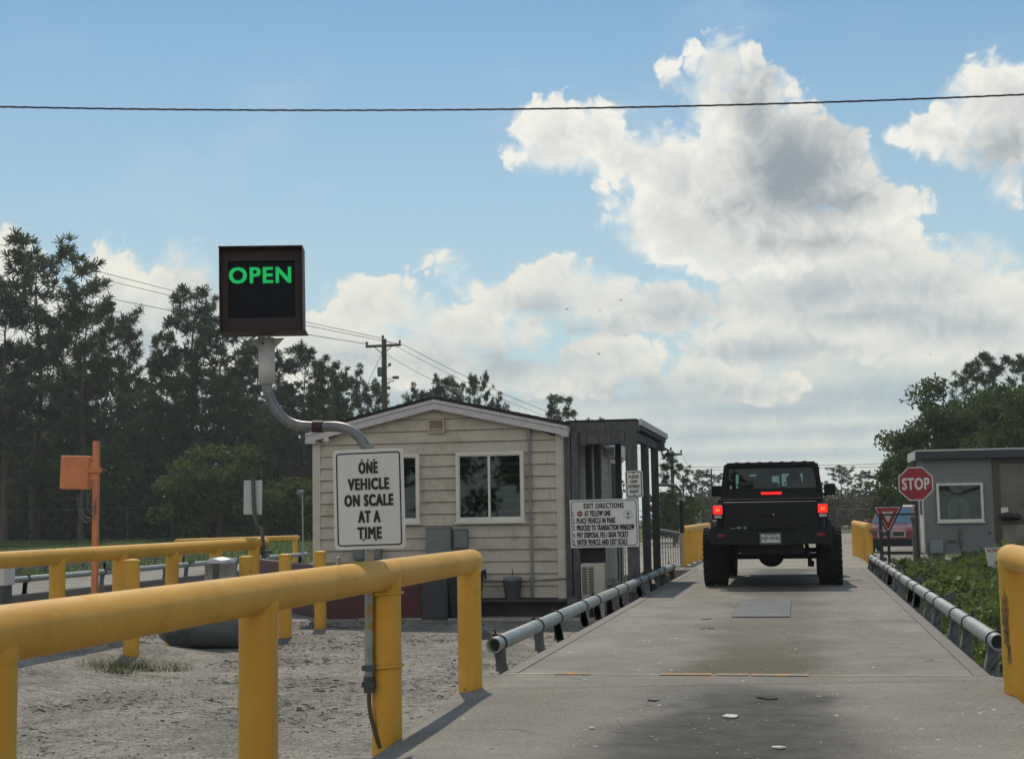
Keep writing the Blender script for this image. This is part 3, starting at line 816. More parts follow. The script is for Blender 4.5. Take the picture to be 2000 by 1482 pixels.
for sg in (-1, 1):
    xe = BXC+sg*((BX1-BX0)/2+OV)
    ze = EAVE+0.135-SL*OV; zr = wtop(BXC)+0.135
    vs = [(BXC, FY, zr), (xe, FY, ze), (xe, BY1+0.1, ze), (BXC, BY1+0.1, zr)]
    up = [(x, y, zz+0.05) for x, y, zz in vs]
    rf.add(vs+up, [(0, 1, 2, 3), (4, 7, 6, 5), (0, 4, 5, 1), (1, 5, 6, 2), (2, 6, 7, 3)])
    # a few shingle steps along the visible rake
    for i in range(14):
        f0 = i/14; f1 = (i+1.08)/14
        A = (BXC+(xe-BXC)*f0, zr+(ze-zr)*f0+0.051); B = (BXC+(xe-BXC)*f1, zr+(ze-zr)*f1+0.058)
        rf.add([(A[0], FY-0.015, A[1]), (B[0], FY-0.015, B[1]), (B[0], BY1+0.1, B[1]), (A[0], BY1+0.1, A[1]), (A[0], FY-0.015, A[1]-0.02), (B[0], FY-0.015, B[1]-0.02), (B[0], BY1+0.1, B[1]-0.02)], [(0, 1, 2, 3), (0, 4, 5, 1), (1, 5, 6, 2)])
rf.build('roof', SHINGLE, H)
fa = MB()
for sg in (-1, 1):
    xe = BXC+sg*((BX1-BX0)/2+OV); ze = EAVE+0.135-SL*OV; zr = wtop(BXC)+0.135
    for (d0, d1, yo) in ((0.0, 0.05, 0.018), (0.05, 0.155, 0.0)):
        pts = [(BXC, zr-d0-0.004), (xe, ze-d0-0.004), (xe, ze-d1), (BXC, zr-d1)]
        if sg < 0: pts = pts[::-1]
        fa.prism(pts[::-1], 0.03, (0, FY+0.034-yo, 0))
    fa.bb(xe-0.10, xe+0.01, FY+0.008, BY0+0.01, ze-0.165, ze-0.10) if sg > 0 else fa.bb(xe-0.01, xe+0.16, FY+0.008, BY0+0.01, ze-0.165, ze-0.10)
    fa.bb(xe-0.012, xe+0.012, FY+0.04, BY1+0.1, ze-0.15, ze-0.004)
    # soffit
    fa.add([(BXC, FY+0.03, zr-0.14), (xe, FY+0.03, ze-0.14), (xe, BY0+0.02, ze-0.14), (BXC, BY0+0.02, zr-0.14)], [(0, 1, 2, 3)])
fa.build('fascia', FASCIA, H)
# gable vent
vx, vz = -5.47, 2.53
vt = MB(); vt.ring(rrect(0.26, 0.22, 0.004, 1), rrect(0.21, 0.17, 0.004, 1), 0.03, (vx, BY0-0.02, vz))
for i in range(7): vt.box((vx, BY0-0.030, vz-0.075+i*0.025), (0.21, 0.02, 0.006), Matrix.Rotation(math.radians(35), 3, 'X'))
vtp = vt.build('gable_vent', mat('vent_cream', (0.45, 0.36, 0.27), 0.6), H)
vb = MB(); vb.bb(vx-0.105, vx+0.105, BY0-0.024, BY0-0.018, vz-0.085, vz+0.085); vb.build('vent_backing', ROOMD, vtp)

def window(x0, x1, z0, z1, y, parent, mullion=True, seed=1, nx=(1, 0, 0)):
    fr = MB(); w, h = x1-x0, z1-z0
    fr.ring([(x0, z0), (x1, z0), (x1, z1), (x0, z1)], [(x0+0.045, z0+0.05), (x1-0.045, z0+0.05), (x1-0.045, z1-0.045), (x0+0.045, z1-0.045)], 0.075, (0, y, 0))
    fr.ring([(x0+0.045, z0+0.05), (x1-0.045, z0+0.05), (x1-0.045, z1-0.045), (x0+0.045, z1-0.045)], [(x0+0.062, z0+0.067), (x1-0.062, z0+0.067), (x1-0.062, z1-0.062), (x0+0.062, z1-0.062)], 0.055, (0, y, 0))
    if mullion:
        xm = (x0+x1)/2-0.01
        fr.bb(xm-0.018, xm+0.018, y-0.066, y-0.002, z0+0.067, z1-0.062)
    fr.bb(x0-0.02, x1+0.02, y-0.095, y-0.002, z0-0.03, z0-0.001)
    f = fr.build('window', WHITE, parent)
    g = MB(); g.bb(x0+0.062, x1-0.062, y-0.050, y-0.046, z0+0.067, z1-0.062); g.build('pane', WIN, f)
    b = MB(); b.bb(x0+0.058, x1-0.058, y-0.014, y-0.005, z0+0.063, z1-0.058); b.build('dark_interior', ROOMD, f)
    return f
w1 = window(-5.16, -4.10, 1.055, 2.11, BY0-0.01, H)
w2 = window(-6.80, -5.74, 1.055, 2.11, BY0-0.01, H)
# pale curved chair backs and leaves seen inside the window
ch = MB()
ccx, ccz = -4.86, 1.14
ch.tube([(ccx+0.20*math.cos(a), BY0-0.034, ccz+0.16*math.sin(a)) for a in [math.pi*i/18 for i in range(19)]], 0.012, 6)
ch.tube([(ccx+0.15*math.cos(a), BY0-0.032, ccz+0.11*math.sin(a)) for a in [math.pi*i/18 for i in range(19)]], 0.007, 6)
ch.tube([(-5.07+0.06*math.sin(i*0.17), BY0-0.034, 1.16+0.045*i) for i in range(17)], 0.008, 6)
ch.tube([(-5.05+0.03*math.sin(i*0.4), BY0-0.034, 1.15+0.03*i) for i in range(9)], 0.014, 6)
ch.build('chair_back', mat('pale_cane', (0.34, 0.33, 0.18), 0.6), w1)
fo = []
for i in range(260):
    cx_ = -4.62+rng.normal(0, 0.10); cz_ = 1.72+rng.normal(0, 0.16)
    if not (-5.05 < cx_ < -4.21 and 1.17 < cz_ < 2.0) or abs(cx_+4.64) < 0.04: continue
    a = rng.uniform(0, 6.28); l = rng.uniform(0.02, 0.05)
    fo.append([(cx_, cz_), (cx_+l*math.cos(a), cz_+l*math.sin(a)), (cx_+l*0.8*math.cos(a+0.6), cz_+l*0.8*math.sin(a+0.6))])
V = [(p[0], BY0-0.03, p[1]) for f_ in fo for p in f_]
soup('potted_leaves', np.array(V)-np.array(wloc(w1)), np.arange(len(V)).reshape(-1, 3), LEAFY, w1)

# services on the front wall
def cabinet(x0, x1, z0, z1, dep, name, m=GREYBOX, y=BY0-0.022):
    b = MB(); b.bb(x0, x1, y-dep, y, z0, z1, bev=0.012)
    b.bb(x0-0.012, x1+0.012, y-dep-0.012, y-dep+0.05, z1-0.006, z1+0.012)
    o = b.build(name, m, H)
    d = MB(); d.bb(x0+0.02, x1-0.02, y-dep-0.006, y-dep+0.002, z0+0.03, z1-0.03); d.build('cover', m, o)
    return o
cabinet(-5.62, -5.23, 0.50, 0.97, 0.16, 'meter_cabinet')
cabinet(-5.19, -4.98, 0.66, 0.94, 0.11, 'breaker_box')
cabinet(-6.80, -6.62, 0.50, 0.78, 0.10, 'junction_box'); cabinet(-6.52, -6.35, 0.50, 0.72, 0.10, 'junction_box')
pp = MB()
pp.cyl((-4.01, BY0-0.05, 2.44), (-4.01, BY0-0.05, 2.28), 0.032, n=12)
pp.cyl((-4.01, BY0-0.05, 2.30), (-4.00, BY0-0.05, -0.10), 0.020, n=12)
for zz in (0.2, 1.1, 1.75): pp.bb(-4.04, -3.975, BY0-0.075, BY0-0.01, zz-0.01, zz+0.01)
pp.build('service_mast', mat('mast_grey', (0.23, 0.24, 0.24), 0.5, 0.4), H)
pc = MB()
pc.tube([(-4.75, BY0-0.045, 0.16), (-4.1, BY0-0.045, 0.15), (-3.95, BY0-0.06, 0.16), (-3.5, BY0-0.045, 0.185), (-3.44, BY0-0.02, 0.19)], 0.012, 8)
for xx in (-5.52, -5.44, -5.35): pc.cyl((xx, BY0-0.09, 0.5), (xx, BY0-0.09, -0.3), 0.016, n=8)
pc.cyl((-5.08, BY0-0.07, 0.66), (-5.08, BY0-0.07, 0.1), 0.012, n=8)
pc.build('conduit', mat('conduit_grey', (0.20, 0.20, 0.19), 0.5, 0.3), H)
fl = MB()
fx = onY(640, 858, BY0-0.08)
fl.cyl((fx.x-0.06, BY0-0.03, fx.z+0.02), (fx.x-0.02, BY0-0.10, fx.z), 0.03, n=12); fl.sph((fx.x, BY0-0.13, fx.z-0.01), 0.045, 12, 8); fl.bb(fx.x-0.12, fx.x-0.03, BY0-0.04, BY0-0.005, fx.z-0.03, fx.z+0.04)
fl.build('dome_camera', WHITE, H)
# block painted black as crawl-space shade, and the ledge along the front
sk = MB(); sk.bb(BX0+0.02, BX1-0.02, BY0+0.02, BY1-0.1, GZ-0.05, -0.105)
sk.build('crawl_space_dark', BLACK, H)
le = MB(); le.bb(-5.0, -2.9, BY0-0.30, BY0+0.015, -0.145, -0.112); le.bb(-5.0, -2.9, BY0-0.06, BY0+0.012, GZ-0.05, -0.15)
le.build('ledge', mat('ledge_dark', (0.045, 0.045, 0.047), 0.8, var=0.3), H)
# lean-to roof on the left side
an = MB()
A0, A1 = onY(618, 880, 25.0), onY(566, 926, 25.0)
an.prism([(BX0-1.1-0.02, 1.86), (BX0-0.035, 1.84), (BX0-0.035, 2.36)], -1.6, (0, 23.0, 0))
an.build('side_awning', mat('awning_dark', (0.055, 0.05, 0.055), 0.9, var=0.25, scale=12), H)

# ------------------------------------------------------------------ porch (part of the house)
PX0, PX1, PY1 = -3.46, -2.36, 25.9
P_ = MB()
P_.bb(PX0, PX1-0.02, BY0+0.05, PY1, 2.505, 2.53)
P_.bb(PX0+0.0, PX1+0.03, BY0-0.02, BY0+0.03, 2.375, 2.525)
P_.bb(PX1-0.02, PX1+0.025, BY0+0.035, PY1, 2.40, 2.528)
for i in range(5): P_.bb(PX0, PX1-0.03, BY0+0.5+i*0.9, BY0+0.54+i*0.9, 2.37, 2.50)
porch = P_.build('porch', WOOD, H)
d_ = MB(); d_.bb(PX0, PX1-0.01, BY0-0.01, PY1+0.05, 2.534, 2.56)
d_.build('porch_roofing', SHINGLE, porch)
tri = MB(); tri.bb(PX1+0.027, PX1+0.06, BY0-0.03, PY1+0.03, 2.46, 2.555); tri.build('drip_edge', FASCIA, porch)
for (xa, xb, ya, yb, z0_) in ((-3.475, -3.38, 21.42, 21.52, GZ), (-3.36, -3.26, 21.40, 21.53, GZ), (-2.545, -2.375, 21.42, 21.56, GZ), (-2.50, -2.38, 23.15, 23.28, GZ), (-2.50, -2.38, 24.75, 24.88, GZ), (-3.40, -3.30, 23.1, 23.2, GZ), (-3.15, -3.05, 22.35, 22.45, GZ), (-3.12, -3.02, 24.75, 24.85, GZ)):
    q = MB(); q.bb(xa, xb, ya, yb, z0_-0.05, 2.374, bev=0.006); q.build('porch_post', WOOD, porch)
for (args) in ((-3.255, -2.55, 21.45, 21.50, 2.19, 2.37), (-3.2, -2.5, 21.505, 21.54, 2.21, 2.37), (-3.23, -3.14, 21.43, 21.47, 2.17, 2.36), (-2.62, -2.552, 21.43, 21.47, 2.17, 2.36), (-2.49, -2.395, 21.57, 25.6, 2.24, 2.373), (-3.255, -2.55, 21.46, 21.50, 0.70, 0.82), (-3.255, -2.55, 21.46, 21.49, 1.14, 1.30)):
    q = MB(); q.bb(*args); q.build('porch_beam', WOOD, porch)
pn = MB()
for i in range(4): pn.bb(-3.25+i*0.088, -3.25+i*0.088+0.083, 21.62, 21.65, GZ-0.02, 0.70)
pn.bb(-3.44, -3.38, 21.55, 25.0, -0.1, 1.1)
pn.build('skirt_board', mat('dark_boards', (0.05, 0.046, 0.045), 0.85, var=0.3, scale=5, stretch=(4, 4, 1)), porch)
fl_ = MB(); fl_.bb(-3.44, -2.40, 21.7, PY1, -0.12, -0.02); fl_.bb(-2.70, -2.40, 21.4, 21.66, -0.02, 0.10)
fl_.build('porch_floor', mat('deck_boards', (0.22, 0.215, 0.21), 0.8, var=0.2, scale=6), porch)
rl = MB()
for i in range(11): rl.bb(-2.95+i*0.043, -2.935+i*0.043, 22.28, 22.295, 0.06, 0.82)
rl.bb(-2.97, -2.48, 22.27, 22.305, 0.80, 0.83); rl.bb(-2.97, -2.48, 22.27, 22.305, 0.05, 0.08)
rl.build('railing', WHITE, porch)
lm = MB(); lm.cyl((-2.36, 25.2, 2.30), (-2.22, 25.2, 2.22), 0.02, n=8); lm.sph((-2.2, 25.2, 2.16), (0.09, 0.09, 0.06), 12, 8); lm.bb(-2.40, -2.30, 25.1, 25.3, 2.22, 2.37)
lm.build('porch_lamp', DKST, porch)
# transaction window on the side wall, with white gutter
sw = MB()
for y0_ in (26.6, 27.5):
    sw.bb(BX1+0.005, BX1+0.06, y0_, y0_+0.72, 1.05, 2.15)
s1 = sw.build('side_window', WHITE, H)
sg_ = MB()
for y0_ in (26.66, 27.56): sg_.bb(BX1+0.055, BX1+0.064, y0_, y0_+0.60, 1.12, 2.09)
sg_.build('side_pane', ROOMD, s1)
gu = MB(); gu.bb(BX1+0.02, BX1+0.20, 26.1, BY1+0.1, 2.20, 2.36); gu.build('gutter', WHITE, H)

# concrete slab edge in front of the house
sb = MB(); sb.bb(-6.6, -2.65, 21.03, 21.42, GZ-0.1, -0.375)
tag(sb.build('path_slab', CONCB), kind='structure')

# things standing at the house front
t = thing('air_conditioner', 'cream outdoor air conditioner unit in front of the dark porch boards', 'air conditioner', (-3.02, 21.2, GZ))
b = MB(); b.bb(-3.20, -2.84, 21.05, 21.34, -0.07, 0.42, bev=0.02); b.build('casing', mat('ac_cream', (0.42, 0.40, 0.35), 0.5, var=0.06), t)
b = MB()
for cx_ in (-3.14, -3.045):
    for i in range(17): b.bb(cx_-0.038, cx_+0.038, 21.043, 21.052, -0.03+i*0.024, -0.030+i*0.024+0.012)
b.build('grille', BLACK, t)
b = MB(); b.bb(-3.19, -3.10, 21.06, 21.32, -0.40, -0.07); b.bb(-2.95, -2.86, 21.06, 21.32, -0.40, -0.07); b.bb(-3.22, -2.82, 21.02, 21.36, GZ-0.02, -0.372); b.build('stand', CONCB, t)

t = thing('bucket', 'grey plastic bucket with a lid on the ledge at the house front', 'bucket', (-4.28, 21.33, -0.112))
b = MB(); b.lathe([(0.001, 0), (0.115, 0.0), (0.14, 0.27), (0.143, 0.27), (0.14, 0.30), (0.145, 0.33), (0.001, 0.345)], (-4.28, 21.33, -0.11), n=26); b.build('pail', PLASTG, t)
b = MB(); b.tube([(-4.28+0.15*math.cos(a), 21.33-0.08*math.sin(a), 0.16-0.13*math.sin(a)) for a in [math.pi*i/14 for i in range(15)]], 0.005, 6); b.cyl((-4.28, 21.33, 0.235), (-4.28, 21.33, 0.34), 0.008, n=8); b.build('handle', DKST, t)

t = thing('trash_bin', 'black wheeled bin against the siding, behind the yellow rail end', 'bin', (-4.95, 21.25, GZ))
b = MB(); b.loft([[(-5.16, 21.05, GZ), (-4.80, 21.05, GZ), (-4.80, 21.42, GZ), (-5.16, 21.42, GZ)], [(-5.20, 21.0, 0.26), (-4.75, 21.0, 0.26), (-4.75, 21.44, 0.26), (-5.20, 21.44, 0.26)]]); b.build('bin_body', BLACK, t)
b = MB(); b.box((-4.975, 21.22, 0.285), (0.48, 0.48, 0.05), bev=0.02); b.tube([(-4.77, 21.44, 0.30), (-4.73, 21.46, 0.33), (-4.72, 21.46, 0.2)], 0.015, 8); b.build('bin_lid', BLACK, t)
t = thing('steel_locker', 'dark blue grey steel cabinet standing below the meter boxes', 'cabinet', (-5.40, 21.2, GZ))
b = MB(); b.bb(-5.62, -5.21, 21.02, 21.40, GZ, 0.23, bev=0.01); b.build('locker_body', mat('locker_blue', (0.035, 0.042, 0.052), 0.5, 0.1, var=0.15), t)
b = MB(); b.bb(-5.60, -5.23, 21.012, 21.022, GZ+0.05, 0.19); b.bb(-5.27, -5.25, 20.995, 21.02, -0.1, 0.0); b.build('locker_door', mat('locker_door', (0.04, 0.047, 0.058), 0.5, 0.1, var=0.15), t)

# maroon ramp wall at the left corner
t = thing('ramp_wall', 'low maroon wall of the wooden ramp at the left corner of the house', 'wall', (-6.9, 21.2, GZ))
b = MB()
A, Bq, Cq = Vector((-5.65, 21.15, GZ)), Vector((-7.2, 21.15, GZ)), Vector((-9.75, 24.9, GZ))
for p, q in ((A, Bq), (Bq, Cq)): b.bar((p.x, p.y, 0.0), (q.x, q.y, 0.0), 0.05, 0.80)
b.build('panel', MAROON, t)
b = MB()
for p, q in ((A, Bq), (Bq, Cq)): b.bar((p.x, p.y-0.01, 0.415), (q.x, q.y-0.01, 0.415), 0.10, 0.03)
b.build('cap_board', mat('cap_pink', (0.20, 0.13, 0.13), 0.7, var=0.2), t)

# ------------------------------------------------------------------ signs
def plate(w, h, r, o, m, t=0.006, X=(1, 0, 0), Y=(0, 0, 1), mb=None):
    mb = mb or MB()
    return mb.prism(rrect(w, h, r), t, o, X, Y)

# "one vehicle" sign with the bent pipe and the lit box above
SX, SY = -2.39, 7.66
def sp(px, py, y=SY): return onY(px, py, y)
T = thing('scale_sign_post', 'tall bent pipe clamped to the front yellow rail, with a white one vehicle sign', 'sign post', (SX, SY, 0))
pipe = MB()
low = [sp(721, 1352), sp(722, 1160), sp(722, 880)]
pipe.cyl(sp(721, 1352), sp(722, 868), 0.026, n=18)
pipe.build('lower_pipe', mat('worn_pipe', (0.30, 0.31, 0.30), 0.5, 0.6, var=0.25, scale=9, dirt=(0.36, 0.24, 0.07), dirt_lo=0.55, dirt_hi=0.62, dscale=5), T)
cps = [(722, 905), (717, 880), (708, 862), (694, 847), (676, 837), (655, 833), (630, 833), (605, 833), (580, 830), (558, 820), (541, 803), (529, 782), (523, 764), (521, 748)]
# rounded path through the control points
def catmull(P, k=5):
    out = []
    P = [P[0]]+P+[P[-1]]
    for i in range(1, len(P)-2):
        for j in range(k):
            u = j/k
            out.append(0.5*((2*P[i])+(P[i+1]-P[i-1])*u+(2*P[i-1]-5*P[i]+4*P[i+1]-P[i+2])*u*u+(3*P[i]-P[i-1]-3*P[i+1]+P[i+2])*u**3))
    out.append(P[-2])
    return out
pts = catmull([sp(x, y) for x, y in cps])
pp = MB(); pp.tube(pts, 0.029, 16)
pp.build('bent_pipe', mat('conduit_steel', (0.20, 0.21, 0.22), 0.45, 0.5, var=0.2, scale=9), T)
cl = MB(); cl.cyl(sp(612, 833), sp(632, 833), 0.034, n=18); cl.build('coupling', BROWN, T)
bk = MB()
post2 = Vector((-2.27, 7.74))
for zz_py in (1160, 1303):
    zc = sp(722, zz_py).z
    ptsr = [(post2.x+0.092*math.cos(a), post2.y+0.092*math.sin(a), zc+0.004*math.cos(a)) for a in [2*math.pi*i/28 for i in range(29)]]
    bk = MB(); bk.tube(ptsr, 0.008, 6)
    q = sp(722, zz_py)
    bk.bb(q.x+0.02, post2.x-0.07, SY-0.02, SY+0.03, zc-0.018, zc+0.018)
    bk.build('pipe_clamp', YEL, T)
b2 = MB()
for zz_py in (1303, 1335):
    q = sp(722, zz_py); b2.bb(q.x-0.035, q.x+0.035, SY-0.036, SY+0.03, q.z-0.016, q.z+0.016)
b2.cyl(sp(721, 1352), sp(721, 1320), 0.031, n=16)
b2.build('clamp_bolt', DKST, T)
fx = MB(); fx.tube(catmull([sp(721, 1350), sp(721, 1375), sp(726, 1405), sp(733, 1432), sp(742, 1460)]), 0.012, 8); fx.build('flexible_conduit', mat('flex_brown', (0.08, 0.055, 0.035), 0.6), T)
# white panel
yS = SY-0.036
pc_ = sp(721, 974, yS)
Wd, Hd = 0.405, 0.548
Xs = (Rv*1.0); Xs = Vector((1, 0, 0.018)).normalized(); Zs = Vector((-0.018, 0, 1)).normalized()
pb = MB(); plate(Wd, Hd, 0.022, pc_, SIGNW, 0.005, Xs, Zs, pb); panel = pb.build('sign_panel', SIGNW, T)
lt = MB()
N_ = Xs.cross(Zs)
lt.ring(rrect(Wd-0.036, Hd-0.036, 0.018), rrect(Wd-0.050, Hd-0.050, 0.012), 0.0012, pc_+N_*0.006, Xs, Zs)
for i, (tx, wv) in enumerate((('ONE', 0.112), ('VEHICLE', 0.238), ('ON SCALE', 0.282), ('AT A', 0.128), ('TIME', 0.140))):
    letters(lt, tx, pc_+Zs*(0.172-0.0895*i)+N_*0.0062, wv, 0.066, Xs, Zs, 0.105, t=0.001)
lt.build('lettering', INK, panel)
bo = MB()
for dx in (-0.035, 0.0, 0.035):
    for dz in ((0.214, -0.224) if dx else (0.214,)): bo.sph(pc_+Xs*dx+Zs*dz+N_*0.007, (0.006, 0.004, 0.006), 8, 6)
bo.build('bolt', DKST, panel)

# lit box: its own thing, sitting on the pipe
q0, q1 = sp(432, 486), sp(601, 657)
bx, bz = (q0.x+q1.x)/2, (q0.z+q1.z)/2
BW, BH = 0.466, 0.478
T2 = thing('electronic_sign', 'brown boxed electronic sign with lit green lettering on the bent pipe', 'electronic sign', (bx, SY, q1.z))
RB = Matrix.Rotation(math.radians(15.5), 3, 'Z') @ Matrix.Rotation(math.radians(-0.6), 3, 'Y')
Xb, Zb = RB @ Vector((1, 0, 0)), RB @ Vector((0, 0, 1)); Nb = Xb.cross(Zb)
o = Vector((bx, SY-0.02, bz))
bm_ = MB()
sq = lambda w, h, dx=0, dz=0: [(dx-w/2, dz-h/2), (dx+w/2, dz-h/2), (dx+w/2, dz+h/2), (dx-w/2, dz+h/2)]
bm_.ring(sq(BW, BH), sq(BW-0.012, BH-0.012), 0.20, o-Nb*0.10, Xb, Zb)
bm_.prism(sq(BW-0.014, BH-0.014), 0.02, o-Nb*0.10, Xb, Zb)
bm_.ring(sq(BW-0.013, BH-0.013), sq(0.375, 0.325, 0.0, 0.005), 0.012, o+Nb*0.045, Xb, Zb)
bm_.prism(sq(BW+0.018, 0.006, 0.006, -BH/2-0.003), 0.215, o-Nb*0.10, Xb, Zb)
bm_.prism(sq(BW+0.004, 0.005, 0, BH/2+0.002), 0.215, o-Nb*0.10, Xb, Zb)
bm_.build('hood', BROWN, T2)
sc_ = MB(); sc_.prism(sq(0.40, 0.35, 0, 0.005), 0.012, o+Nb*0.028, Xb, Zb)
scp = sc_.build('screen', SCREEN, T2)
gl = MB(); letters(gl, 'OPEN', o+Xb*-0.010+Zb*0.088+Nb*0.0405, 0.350, 0.094, Xb, Zb, 0.075, t=0.001)
gl.build('lettering', GREENLED, scp)
sp_ = MB()
pm = sp(521, 700)
sp_.lathe([(0.001, 0), (0.020, -0.02), (0.022, 0.0), (0.046, 0.0), (0.046, 0.072), (0.0465, 0.074), (0.0465, 0.08), (0.046, 0.082), (0.046, 0.262), (0.001, 0.262)], Vector((pm.x, SY, sp(521, 750).z)), n=28)
sp_.build('mount_sleeve', mat('sleeve_white', (0.50, 0.50, 0.48), 0.5, 0.1, var=0.12, scale=7, dirt=(0.36, 0.34, 0.29), dscale=7), T2)
gs = MB()
zt = q1.z-0.004
GUSM = mat('gusset', (0.42, 0.42, 0.41), 0.5, 0.2)
for s in (-1, 1):
    gs = MB(); gs.prism([(0, 0), (s*0.062, 0), (0, -0.06)] if s < 0 else [(0, 0), (0, -0.06), (0.062, 0)], 0.006, (pm.x+s*0.045, SY, zt))
    gs.build('gusset', GUSM, T2)
hl = MB(); hl.sph((pm.x-0.006, SY-0.046, sp(521, 672).z), (0.008, 0.004, 0.008), 10, 6); hl.build('cable_hole', BLACK, T2)

# exit directions
yE = 21.385
T = thing('exit_directions_sign', 'wide white exit directions board on the porch posts', 'sign', onY(1180, 1068, yE))
Xs, Zs = Vector((1, 0, 0.008)).normalized(), Vector((-0.008, 0, 1)).normalized(); N_ = Vector((0, -1, 0))
pc_ = onY(1180, 1021.5, yE)
W, Hh = 1.025, 0.715
b = MB(); b.prism(rrect(W, Hh, 0.012, 3), 0.012, pc_, Xs, Zs); pan = b.build('sign_panel', SIGNW, T)
lt = MB(); f0 = pc_+N_*0.0125
lt.ring(rrect(W-0.040, Hh-0.040, 0.05), rrect(W-0.060, Hh-0.060, 0.042), 0.0015, f0, Xs, Zs)
letters(lt, 'EXIT DIRECTIONS', f0+Xs*-0.0+Zs*0.262, 0.60, 0.082, Xs, Zs, 0.08)
rows = (('AT YELLOW LINE', 0.395, 0.205), ('PLACE VEHICLE IN PARK', 0.585, 0.085), ('PROCEED TO TRANSACTION WINDOW', 0.865, 0.085), ('PAY DISPOSAL FEE / SIGN TICKET', 0.775, 0.085), ('ENTER VEHICLE AND EXIT SCALE', 0.755, 0.085))
for i, (tx, wv, xo) in enumerate(rows):
    zr = 0.150-0.1065*i
    letters(lt, '%d.' % (i+1), f0+Xs*(-W/2+0.040)+Zs*zr, 0.036, 0.082, Xs, Zs, 0.045, 'L')
    letters(lt, tx, f0+Xs*(-W/2+0.016+xo-(0.0 if i else 0.0))+Zs*zr, wv, 0.086, Xs, Zs, 0.08, 'L')
lt.build('lettering', INK, pan)
sy = MB(); cst = f0+Xs*(-W/2+0.150)+Zs*0.150
sy.prism([(0.048*math.cos(math.radians(22.5+45*i)), 0.044*math.sin(math.radians(22.5+45*i))) for i in range(8)], 0.0015, cst, Xs, Zs)
sy.build('stop_symbol', REDSIGN, pan)
sy = MB(); letters(sy, 'STOP', cst+N_*0.0008, 0.072, 0.024, Xs, Zs, 0.02, t=0.0015); sy.build('symbol_lettering', SIGNW, pan)
em = MB(); ce = f0+Xs*(W/2-0.150)+Zs*0.122
circ = lambda r: [(r*math.cos(2*math.pi*i/32), r*math.sin(2*math.pi*i/32)) for i in range(32)]
em.ring(circ(0.072), circ(0.052), 0.0014, ce, Xs, Zs); em.build('round_emblem', mat('emblem_grey', (0.42, 0.47, 0.52), 0.5), pan)
em = MB()
em.prism([(-0.022, 0.0), (-0.022, 0.018), (0, 0.034), (0.022, 0.018), (0.024, -0.004), (0.004, -0.012), (0.0, 0.006)], 0.0014, ce, Xs, Zs)
em.prism([(-0.024, -0.052), (-0.006, -0.052), (-0.008, -0.018), (-0.022, -0.014)], 0.0014, ce, Xs, Zs); em.prism([(0.004, -0.050), (0.024, -0.050), (0.022, -0.030), (0.006, -0.024)], 0.0014, ce, Xs, Zs)
em.build('emblem_figure', INK, pan)

yP = 21.395
T = thing('payment_sign', 'small white sign asking for payment, high on the porch post', 'sign', onY(1238, 971, yP))
pc_ = onY(1238.5, 945, yP); W, Hh = 0.262, 0.40
Xs, Zs = Vector((1, 0, 0.02)).normalized(), Vector((-0.02, 0, 1)).normalized()
b = MB(); b.prism(rrect(W, Hh, 0.03), 0.010, pc_, Xs, Zs); pan = b.build('sign_panel', SIGNW, T)
lt = MB(); f0 = pc_+N_*0.0105
lt.ring(rrect(W-0.03, Hh-0.03, 0.026), rrect(W-0.056, Hh-0.056, 0.016), 0.0015, f0, Xs, Zs)
for i, (tx, wv) in enumerate((('PLEASE', 0.150), ('HAVE', 0.100), ('PAYMENT', 0.172), ('READY', 0.130))):
    letters(lt, tx, f0+Zs*(0.110-0.073*i), wv, 0.048, Xs, Zs, 0.08)
for dz in (0.165, -0.165): lt.sph(f0+Zs*dz, (0.012, 0.006, 0.012), 8, 6)
lt.build('lettering', INK, pan)

# grey back of a sign on a bent post (left)
yG = 19.95
T = thing('grey_sign', 'blank grey back of a sign on a crooked post by the long yellow rail end', 'sign', onY(512, 1085, yG))
g_ = MB(); cG = onY(494, 971, yG); g_.box(cG, (0.285, 0.006, 0.50), Matrix.Rotation(0.01, 3, 'Y')); g_.build('sign_panel', mat('alu_back', (0.46, 0.48, 0.49), 0.5, 0.3, var=0.08), T)
g_ = MB(); g_.tube(catmull([onY(494, 931, yG-0.03), onY(495, 980, yG-0.03), onY(498, 1010, yG-0.03), onY(503, 1027, yG-0.03), onY(510, 1034, yG-0.03), onY(513, 1050, yG-0.03), onY(514, 1090, yG-0.03)]), 0.028, 12); g_.build('post', DKST, T)
g_ = MB(); e_ = onY(513, 1078, yG-0.05); g_.bb(e_.x-0.07, e_.x+0.07, e_.y-0.03, e_.y+0.2, e_.z-0.02, e_.z+0.02); g_.build('clamp', DKST, T)

# orange control box on its pole
yO = 20.6
T = thing('orange_control_box', 'orange pole with an orange box and hanging cables beside the far lane scale', 'control box', onY(188, 1165, yO))
q = MB(); a_, b_ = onY(188.5, 862, yO), onY(188.5, 1172, yO); q.bb(a_.x-0.043, a_.x+0.043, yO-0.043, yO+0.043, GZ-0.05, a_.z, bev=0.006); q.build('pole', ORANGE, T)
q = MB(); e_ = onY(150.5, 923, yO); q.box((e_.x, yO-0.02, e_.z), (0.44, 0.24, 0.52), Matrix.Rotation(math.radians(12), 3, 'Z') @ Matrix.Rotation(0.03, 3, 'Y'), bev=0.02); q.build('box', ORANGE, T)
q = MB(); f_ = onY(182, 918, yO-0.10); q.bb(f_.x-0.08, f_.x+0.13, f_.y-0.012, f_.y+0.05, f_.z-0.035, f_.z+0.035); q.bb(a_.x-0.06, a_.x+0.065, yO-0.065, yO-0.05, f_.z-0.15, f_.z+0.12); q.build('bracket', ORANGE, T)
q = MB()
